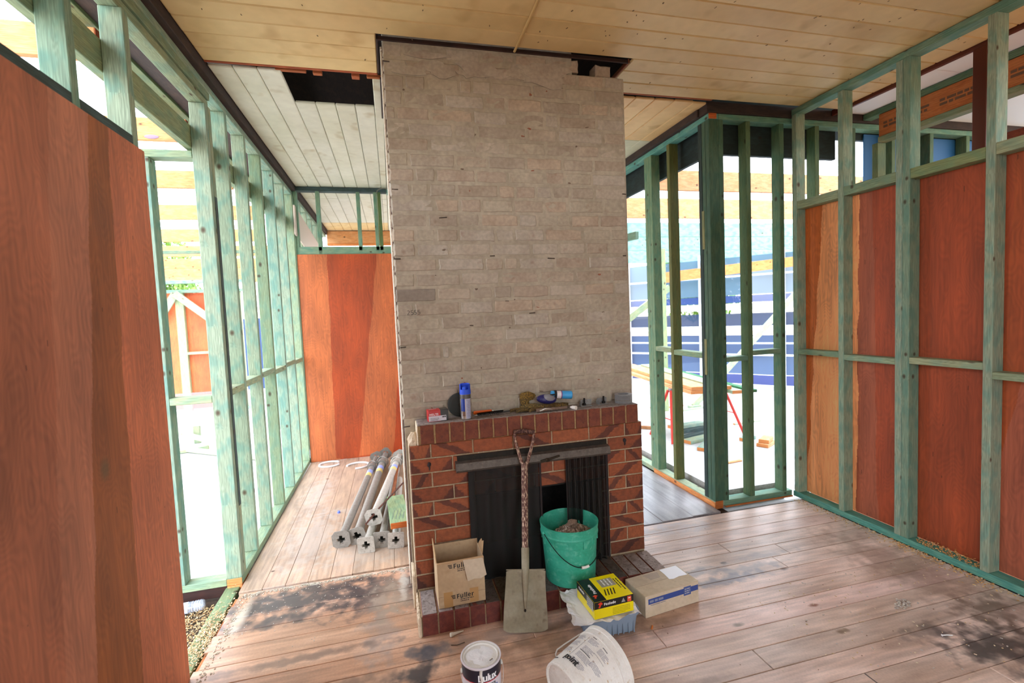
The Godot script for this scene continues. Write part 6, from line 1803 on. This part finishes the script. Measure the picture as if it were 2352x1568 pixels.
func outside_right() -> void:
	var g := thing("ground", "bright concrete slab of the yard around the house", "concrete slab", Vector3.ZERO, "", "structure")
	bar(g, "slab", Vector3(2.68, -0.4, -13.0), Vector3(16.0, -0.1, -3.46), M.concrete, Color.WHITE, 0.01)
	bar(g, "slab", Vector3(-14.0, -0.4, -8.9), Vector3(-1.135, -0.1, -3.5), M.concrete, Color.WHITE, 0.01)
	bar(g, "slab", Vector3(-14.0, -0.4, -3.495), Vector3(-1.62, -0.1, 3.0), M.concrete, Color.WHITE, 0.01)
	bar(g, "slab", Vector3(-14.0, -0.4, -16.0), Vector3(-1.2, -0.1, -8.905), M.concrete, Color.WHITE, 0.01)
	bar(g, "earth", Vector3(-70, -0.7, -80), Vector3(70, -0.45, 60), M.soil, Color.WHITE, 0.0)
	# roof timbers over the yard, still without a roof
	var r := thing("roof_frame", "open roof timbers over the right yard, orange joists then blue-green ones", "roof frame", Vector3.ZERO, "", "structure")
	var rows := [[-5.1, 3.064, 3.302, "pine"], [-6.2, 2.961, 3.246, "pine"], [-7.3, 2.874, 3.112, "teal"], [-8.4, 2.789, 3.054, "teal"], [-9.4, 2.652, 2.92, "teal"]]
	for e in rows:
		bar(r, "joist", Vector3(2.72, e[1], e[0] - 0.045), Vector3(11.0, e[2], e[0]), M[e[3]] if e[3] == "pine" else M.green, jit(lin(250, 250, 250), 0.03) if e[3] == "pine" else jit(Color(0.72, 1.0, 1.12), 0.04))
	strut(r, "sloping_beam", Vector3(4.55, 2.18, -7.6), Vector3(7.6, 2.447, -7.6), 0.045, 0.185, M.pine, lin(255, 230, 200))
	strut(r, "edge_plate", Vector3(2.9, 2.55, -5.2), Vector3(2.9, 2.75, -9.8), 0.045, 0.09, M.green, gtint())
	for e in [[4.47, -7.2], [10.8, -5.2], [10.8, -9.3]]:
		bar(r, "post", Vector3(e[0] - 0.04, -0.1, e[1] - 0.04), Vector3(e[0] + 0.04, 2.66 if e[0] < 5.0 else 3.0, e[1] + 0.04), M.green2, lin(255, 255, 226), 0.004, 1)
	var b1 := thing("brace_timber", "long pale green diagonal brace standing on the slab right of the corner post", "timber", Vector3(5.014, -0.09, -7.2), "diagonal braces in the right yard")
	strut(b1, "brace", Vector3(0, 0.02, 0), Vector3(2.6, 2.27, 0), 0.045, 0.10, M.green2, lin(255, 255, 240))
	put(b1, "foot_block", box_mesh(Vector3(0.22, 0.05, 0.1), 0.004, ruv()), M.green2, Transform3D(Basis(), Vector3(0.02, 0.016, 0)))
	var b2 := thing("brace_timber", "pale green diagonal brace seen beside the right edge of the chimney", "timber", Vector3(3.2, 1.05, -7.3), "diagonal braces in the right yard")
	strut(b2, "brace", Vector3(-0.5, -0.3, 0), Vector3(1.46, 0.96, 0), 0.045, 0.11, M.green2, lin(255, 255, 240))
	# sawhorses with planks
	sawhorse("near red-legged sawhorse under the planks in the right yard", Vector3(3.55, 0.56, -5.62), Vector3(4.36, 0.56, -5.62), 0.27)
	sawhorse("far red-legged sawhorse under the planks in the right yard", Vector3(4.0, 0.56, -7.6), Vector3(4.75, 0.56, -7.6), 0.27)
	var pk := [[3.62, 3.95, 0.19, 0.045, "pine", 0.608], [3.83, 4.2, 0.19, 0.045, "green2", 0.608], [4.03, 4.42, 0.14, 0.045, "green2", 0.608], [3.66, 4.06, 0.24, 0.045, "pine", 0.655], [3.92, 4.34, 0.19, 0.045, "green2", 0.655], [4.26, 4.62, 0.09, 0.035, "green", 0.603]]
	var pl := ["orange plank lowest on the left of the sawhorses", "pale plank lowest in the middle of the sawhorses", "narrow pale plank lowest on the right of the sawhorses", "wide pale plank on top at the left of the sawhorses", "pale plank on top at the right of the sawhorses", "green plank at the right edge of the sawhorses"]
	for k in pk.size():
		var e: Array = pk[k]
		plank(pl[k], Vector3(e[1], e[5], -8.2 + 0.15 * k), Vector3(e[0], e[5], -5.1 + 0.1 * (k % 3)), e[2], e[3], M[e[4]], lin(60, 160, 100) if k == 5 else lin(255, 250, 240), "planks on the sawhorses")
	# offcuts on the slab
	var oc := [
		["lowest grey-green offcut of the pile on the slab", 3.95, -5.62, 0.62, 0.09, 0.3, 0.0225, "slate"], ["second grey-green offcut of the pile on the slab", 4.0, -5.72, 0.7, 0.09, 0.22, 0.068, "slate"],
		["top grey-green offcut of the pile on the slab", 3.93, -5.8, 0.55, 0.14, 0.1, 0.113, "green"], ["pale offcut lying in front of the green pile", 3.88, -5.42, 0.55, 0.14, 0.25, 0.0225, "green2"],
		["green offcut with an orange end nearest the corner post", 3.75, -5.12, 0.42, 0.14, 0.7, 0.0225, "green"], ["brown stick lying left of the offcut pile", 3.45, -6.3, 0.5, 0.045, -0.7, 0.0225, "oldwood"],
		["orange block lying on the slab near the right wall, the lower of two", 4.45, -4.92, 0.26, 0.14, 0.5, 0.0225, "pine"], ["orange block lying on the slab near the right wall, the upper of two", 4.47, -4.94, 0.24, 0.12, 0.6, 0.068, "pine"],
		["small green block behind the orange blocks on the slab", 4.42, -5.2, 0.24, 0.07, 0.2, 0.0225, "green"], ["thin green stick on the slab right of the middle stud", 5.05, -5.95, 0.5, 0.045, 0.1, 0.0125, "green2"],
		["thin stick on the slab right of the corner post", 5.0, -7.1, 0.7, 0.045, 0.15, 0.0125, "green2"], ["orange stick lying behind the sawhorses", 4.6, -7.4, 0.55, 0.045, -0.3, 0.0125, "pine"],
		["small brown block near the left sawhorse leg", 4.05, -7.9, 0.22, 0.06, 0.1, 0.02, "oldwood"], ["thin orange lath on the slab in front of the doorway", 3.55, -4.5, 0.4, 0.04, 0.1, 0.008, "pine"],
		["long pale batten on the slab beside the passage floor", 2.95, -5.0, 1.3, 0.05, 1.0, 0.0125, "green2"],
	]
	for e in oc:
		var dir: Vector3 = Vector3(cos(e[5]), 0, -sin(e[5])) * e[3] * 0.5
		var at := Vector3(e[1], -0.0995 + e[6], e[2])
		plank(e[0], at + dir, at - dir, e[4], minf(0.045, e[6] * 2.0) if e[6] < 0.05 else 0.045, M[e[7]], lin(250, 250, 246), "timber offcuts on the yard slab", "timber_offcut")
	brick_pier()
	# fence: posts and rails with blue shade cloth
	var a := Vector3(1.4, -0.1, -15.2)
	var b := Vector3(9.9, -0.1, -4.95)
	var f := thing("fence", "site fence hung with blue mesh cloth behind the right yard, with pale rails", "fence", a)
	var len := a.distance_to(b)
	f.rotation.y = -atan2(b.z - a.z, b.x - a.x)
	var k := 0
	var x := 0.0
	while x < len - 1.0:
		var wd := 1.6
		for e in [[0.10, 0.30, lin(34, 52, 116)], [0.31, 1.12, lin(58, 82, 118)], [1.28, 1.58, lin(48, 66, 94)], [1.80, 1.95, lin(44, 64, 118)], [1.96, 2.75, lin(84, 110, 130)]]:
			var st := st_new()
			var n := 10
			for i in n:
				var q := []
				for c in [[i, e[0]], [i + 1, e[0]], [i + 1, e[1]], [i, e[1]]]:
					var u: float = x + wd * c[0] / n
					q.append([Vector3(u, c[1], -0.03 + 0.025 * sin(u * 5.0 + k)), Vector3(0, 0, 1), Vector2(u, c[1])])
				quad_n(st, q, e[2])
			put(f, "mesh_cloth", st.commit(), M.net)
		tube(f, "post", [Vector3(x, 0, 0), Vector3(x, 2.85, 0)], 0.025, M.plain, lin(220, 226, 236), 8)
		x += wd
		k += 1
	for e in [[1.62, 0.13, 0.045], [1.17, 0.1, 0.04], [2.25, 0.035, 0.035], [0.62, 0.035, 0.035], [0.86, 0.03, 0.03]]:
		put(f, "rail", box_mesh(Vector3(len, e[1], e[2]), 0.004, ruv(), lin(236, 238, 242)), M.plain, Transform3D(Basis(), Vector3(len * 0.5, e[0] + 0.1, 0.05)))
	bar(f, "kick_rail", Vector3(0, -0.02, 0.06), Vector3(len, 0.1, 0.1), M.concrete, lin(220, 226, 240))
	for e in [[Vector3(10.5, -0.45, -14.5), 4.6, "leafy green tree beyond the blue fence, right of the corner post", 31], [Vector3(6.2, -0.45, -17.5), 4.9, "leafy green tree beyond the blue fence, beside the chimney", 32], [Vector3(13.5, -0.45, -9.5), 4.2, "leafy green tree beyond the fence, nearest the right wall", 33]]:
		tree(e[2], e[0], e[1], e[3])

func brick_pier() -> void:
	var o := thing("brick_pier", "red brick pier top seen above the plywood at the far right", "brick pier", Vector3(4.4, 0.0, -2.55))
	put(o, "mortar", box_mesh(Vector3(0.3, 2.835, 0.66), 0.004), M.mortar, Transform3D(Basis(), Vector3(0.158, 1.4175, 0.34)))
	for c in 4:
		for k in 3:
			var w := 0.212
			put(o, "brick", brick_mesh(w, 0.076, 0.1, 0.001, jit(lin(240, 226, 220), 0.1), 0.004), M.red_brick, Transform3D(Basis(Vector3.UP, -PI / 2.0), Vector3(0.0, 2.80 - 0.086 * c, 0.115 + 0.222 * k + (0.0 if c % 2 == 0 else -0.0))))

func tree(label: String, at: Vector3, h: float, s: int) -> void:
	var o := thing("tree", label, "tree", at, "trees beyond the site")
	tube(o, "trunk", [Vector3.ZERO, Vector3(0.1, h * 0.3, 0.05), Vector3(0.0, h * 0.7, 0.0)], 0.16, M.oldwood, lin(160, 150, 140), 10, 0.06)
	var r := RandomNumberGenerator.new()
	r.seed = s
	for k in 6:
		var a := r.randf() * TAU
		tube(o, "branch", [Vector3(0, h * r.randf_range(0.3, 0.55), 0), Vector3(cos(a) * 0.9, h * r.randf_range(0.6, 0.85), sin(a) * 0.9)], 0.05, M.oldwood, lin(160, 150, 140), 6, 0.015)
	var mm := MultiMesh.new()
	mm.transform_format = MultiMesh.TRANSFORM_3D
	mm.use_colors = true
	var st := st_new()
	poly(st, [Vector3(0, 0, 0), Vector3(0.035, 0.004, 0.05), Vector3(0, -0.004, 0.13), Vector3(-0.035, 0.004, 0.05)], Vector3.UP, [Vector2.ZERO, Vector2.ZERO, Vector2.ZERO, Vector2.ZERO], Color.WHITE)
	mm.mesh = st.commit()
	mm.instance_count = 5200
	for k in 5200:
		var p := Vector3(r.randfn(), r.randfn() * 0.75, r.randfn())
		p = p.normalized() * pow(r.randf(), 0.4) * Vector3(1.5, h * 0.33, 1.5) + Vector3(0, h * 0.66, 0)
		var b := Basis.from_euler(Vector3(r.randf() * TAU, r.randf() * TAU, r.randf() * TAU)) * Basis().scaled(Vector3.ONE * r.randf_range(0.9, 1.8))
		mm.set_instance_transform(k, Transform3D(b, p))
		mm.set_instance_color(k, [lin(110, 146, 60), lin(136, 168, 80), lin(90, 126, 54)][r.randi() % 3])
	var l := MultiMeshInstance3D.new()
	l.name = "foliage"
	l.multimesh = mm
	l.material_override = M.leaf
	l.set_meta("kind", "stuff")
	o.add_child(l, true)

# ---------------------------------------------------------------- yard on the left
func outside_left() -> void:
	var r := thing("roof_frame", "row of open orange roof joists over the left yard", "roof frame", Vector3.ZERO, "", "structure")
	var rows := [[-3.52, 3.344, 3.534], [-4.84, 3.318, 3.508], [-6.05, 3.22, 3.41], [-7.13, 3.09, 3.28], [-8.32, 2.99, 3.18], [-9.6, 2.93, 3.12], [-10.7, 2.84, 3.03], [-11.8, 2.78, 2.97], [-12.9, 2.72, 2.91]]
	for e in rows:
		bar(r, "joist", Vector3(-7.5, e[1], e[0] - 0.045), Vector3(-1.66 if e[0] > -8.0 else -1.9, e[2], e[0]), M.pine, jit(lin(248, 232, 222), 0.04))
	bar(r, "end_cap", Vector3(-1.66, 3.346, -3.563), Vector3(-1.655, 3.532, -3.522), M.oldwood, lin(200, 130, 100), 0.001)
	bar(r, "end_cap", Vector3(-1.66, 3.32, -4.883), Vector3(-1.655, 3.506, -4.842), M.oldwood, lin(200, 130, 100), 0.001)
	lump(r, "knot", Vector3(-1.93, 3.345, -4.838), Vector3(0.055, 0.018, 0.004), M.matt, lin(150, 130, 150), 0.03)
	bar(r, "edge_plate", Vector3(-6.0, 2.86, -8.75), Vector3(-1.9, 2.905, -8.66), M.green, gtint())
	bar(r, "edge_plate", Vector3(-6.0, 2.50, -10.2), Vector3(-2.6, 2.56, -10.11), M.green, gtint())
	for e in [[-1.95, -8.7], [-5.8, -8.7], [-7.4, -3.6], [-7.4, -12.8]]:
		bar(r, "post", Vector3(e[0] - 0.045, -0.1, e[1] - 0.045), Vector3(e[0] + 0.045, 2.86, e[1] + 0.045), M.green, gtint(), 0.004, 1)
	# the plywood-braced frame at the far side
	var f := thing("wall_outbuilding", "orange plywood-sheeted stud frame with white diagonal braces far off in the left yard", "stud wall", Vector3.ZERO, "", "structure")
	var z := -10.3
	bar(f, "plywood_sheet", Vector3(-4.9, 0.1, z - 0.1), Vector3(-3.33, 2.34, z - 0.092), M.ply_far)
	bar(f, "top_plate", Vector3(-5.2, 2.34, z - 0.09), Vector3(-2.6, 2.40, z), M.green, lin(230, 250, 240))
	bar(f, "bottom_plate", Vector3(-5.2, 0.02, z - 0.09), Vector3(-2.6, 0.08, z), M.green, lin(230, 250, 240))
	for e in [[-4.55, 0.09], [-3.96, 0.14], [-3.44, 0.06], [-2.9, 0.06]]:
		bar(f, "stud", Vector3(e[0], 0.08, z - 0.09), Vector3(e[0] + e[1], 2.34, z - 0.003), M.green2, lin(255, 255, 236), 0.004, 1)
	bar(f, "noggin", Vector3(-3.82, 1.16, z - 0.09), Vector3(-3.44, 1.21, z - 0.003), M.green2, lin(255, 255, 236))
	strut(f, "brace", Vector3(-3.93, 2.33, z + 0.03), Vector3(-4.5, 1.4, z + 0.03), 0.03, 0.13, M.green2, lin(255, 255, 250))
	strut(f, "brace", Vector3(-3.93, 2.33, z + 0.075), Vector3(-3.0, 1.5, z + 0.075), 0.03, 0.13, M.green2, lin(255, 255, 250))
	var p := thing("plastic_sheet", "reddish clear plastic sheet leaning in the left yard below the orange frame", "plastic sheet", Vector3(-3.15, -0.1, -9.0))
	put(p, "sheet", box_mesh(Vector3(1.3, 0.72, 0.004), 0.001), M.film, Transform3D(Basis(Vector3.RIGHT, -0.5), Vector3(0, 0.35, 0)))
	for e in [["upper pale timber lying across the left yard", Vector3(-3.9, 0.10, -8.9), Vector3(-2.3, 0.02, -7.3)], ["lower pale timber lying across the left yard", Vector3(-3.4, -0.06, -8.0), Vector3(-1.8, -0.06, -6.8)], ["short pale timber end on the slab of the left yard", Vector3(-3.3, -0.07, -7.5), Vector3(-2.7, -0.07, -7.75)]]:
		plank(e[0], e[1], e[2], 0.09, 0.045, M.green2, lin(250, 250, 236), "timbers lying in the left yard")
	var bl := thing("white_block", "small white block standing in front of the plastic sheet in the left yard", "block", Vector3(-3.0, 0.22, -8.2))
	put(bl, "block", box_mesh(Vector3(0.12, 0.1, 0.08), 0.006, Vector2.ZERO, lin(230, 230, 220)), M.plain)
	put(bl, "stand", box_mesh(Vector3(0.09, 0.27, 0.06), 0.006, ruv(), lin(230, 230, 220)), M.green2, Transform3D(Basis(), Vector3(0, -0.185, 0)))
	var c := thing("fence", "blue mesh cloth fence far behind the left studs", "fence", Vector3(-3.2, -0.1, -14.0))
	for k in 5:
		put(c, "mesh_cloth", box_mesh(Vector3(0.78, 1.9, 0.006), 0.001, Vector2.ZERO, lin(62, 84, 122)), M.net, Transform3D(Basis(), Vector3(-1.6 + 0.8 * k, 1.0, 0)))
		tube(c, "post", [Vector3(-2.0 + 0.8 * k, 0, 0.03), Vector3(-2.0 + 0.8 * k, 2.05, 0.03)], 0.022, M.plain, lin(226, 230, 236), 8)
	tree("leafy green tree behind the orange joists of the left yard", Vector3(-7.5, -0.45, -17.5), 5.6, 41)
	tree("leafy green tree far left beyond the yard, behind the plywood", Vector3(-10.5, -0.45, -14.5), 5.4, 42)

# ---------------------------------------------------------------- small litter on the floors
func litter() -> void:
	var o := thing("sawdust", "pale chips and sawdust scattered on the floor along the right wall", "sawdust", Vector3.ZERO, "", "stuff")
	scatter(o, "chips", 420, func() -> Vector3:
		var z := rng.randf_range(-3.25, -1.5)
		return Vector3(3.29 - absf(rng.randfn(0.0, 0.055)), 0.0015 + rng.randf() * 0.004, z), Vector3(0.011, 0.002, 0.006), [lin(222, 186, 128), lin(206, 160, 100), lin(226, 206, 170), lin(170, 140, 110)], 0.3)
	var o2 := thing("sawdust", "orange sawdust heaped on and below the right bottom plate between two studs", "sawdust", Vector3(3.29, 0.0, -2.3), "", "stuff")
	scatter(o2, "dust", 420, func() -> Vector3:
		return Vector3(rng.randf_range(0.01, 0.09), 0.046 + rng.randf() * rng.randf() * 0.03, rng.randf_range(-0.06, 0.3)) if rng.randf() < 0.6 else Vector3(-absf(rng.randfn(0.0, 0.035)), 0.002 + rng.randf() * 0.006, rng.randf_range(-0.25, 0.4)), Vector3(0.009, 0.002, 0.006), [lin(214, 160, 92), lin(196, 140, 80), lin(226, 180, 116)], 0.5)
	var o3 := thing("floor_chips", "small pale chips scattered over the right half of the floor", "wood chips", Vector3.ZERO, "", "stuff")
	scatter(o3, "chips", 190, func() -> Vector3:
		return Vector3(rng.randf_range(1.9, 3.2), 0.002, rng.randf_range(-2.3, -1.45)), Vector3(0.009, 0.002, 0.005), [lin(222, 206, 176), lin(206, 180, 140), lin(190, 184, 176)], 0.1)
	scatter(o3, "chips", 90, func() -> Vector3:
		return Vector3(rng.randf_range(0.9, 3.0), 0.002, rng.randf_range(-3.1, -1.5)), Vector3(0.006, 0.0015, 0.004), [lin(206, 190, 166), lin(120, 96, 80)], 0.1)
	var o4 := thing("floor_chips", "plaster crumbs scattered over the dark floor left of the hearth", "plaster crumbs", Vector3.ZERO, "", "stuff")
	scatter(o4, "crumbs", 240, func() -> Vector3:
		return Vector3(rng.randf_range(-1.0, 0.02), 0.002, -3.22 + absf(rng.randfn(0.0, 0.3))), Vector3(0.005, 0.002, 0.004), [lin(190, 184, 174), lin(170, 160, 146)], 0.3)
	scatter(o4, "crumbs", 300, func() -> Vector3:
		return Vector3(rng.randf_range(-1.0, 0.02), 0.002, -3.215 + absf(rng.randfn(0.0, 0.018))), Vector3(0.009, 0.002, 0.005), [lin(186, 178, 160), lin(166, 156, 138)], 0.3)
	scatter(o4, "crumbs", 220, func() -> Vector3:
		return Vector3(-1.0 + absf(rng.randfn(0.0, 0.025)), 0.002, rng.randf_range(-3.2, -2.3)), Vector3(0.009, 0.002, 0.005), [lin(184, 172, 152), lin(162, 146, 124)], 0.3)
	var s1 := thing("nail", "bright bent nail lying on the floor in the right foreground", "nail", Vector3(2.57, 0.004, -1.68))
	tube(s1, "shank", [Vector3(-0.022, 0, -0.006), Vector3(0.0, 0.001, 0.0), Vector3(0.024, 0, 0.009)], 0.003, M.plain, lin(226, 224, 222), 6)
	lathe(s1, "head", [Vector2(0.0, 0.0), Vector2(0.005, 0.0), Vector2(0.005, 0.0015), Vector2(0.0, 0.0015)], M.plain, lin(226, 224, 222), 10, Transform3D(Basis(Vector3.BACK, PI / 2.0), Vector3(-0.022, 0.001, -0.006)))
	var s2 := thing("timber_chip", "small orange timber chip on the floor in front of the closed carton", "wood chip", Vector3(1.235, 0.004, -2.17))
	put(s2, "chip", box_mesh(Vector3(0.03, 0.007, 0.009), 0.002, ruv(), lin(246, 200, 150)), M.pine, Transform3D(Basis(Vector3.UP, 0.9), Vector3.ZERO))
	var s3 := thing("plaster_mound", "small mound of grey plaster crumbs on the floor near the right wall", "plaster crumbs", Vector3(2.62, 0.0, -1.93), "", "stuff")
	scatter(s3, "crumbs", 60, func() -> Vector3:
		return Vector3(rng.randfn(0.0, 0.03), 0.003 + rng.randf() * 0.004, rng.randfn(0.0, 0.018)), Vector3(0.009, 0.005, 0.008), [lin(176, 166, 156), lin(196, 186, 172)], 0.5)
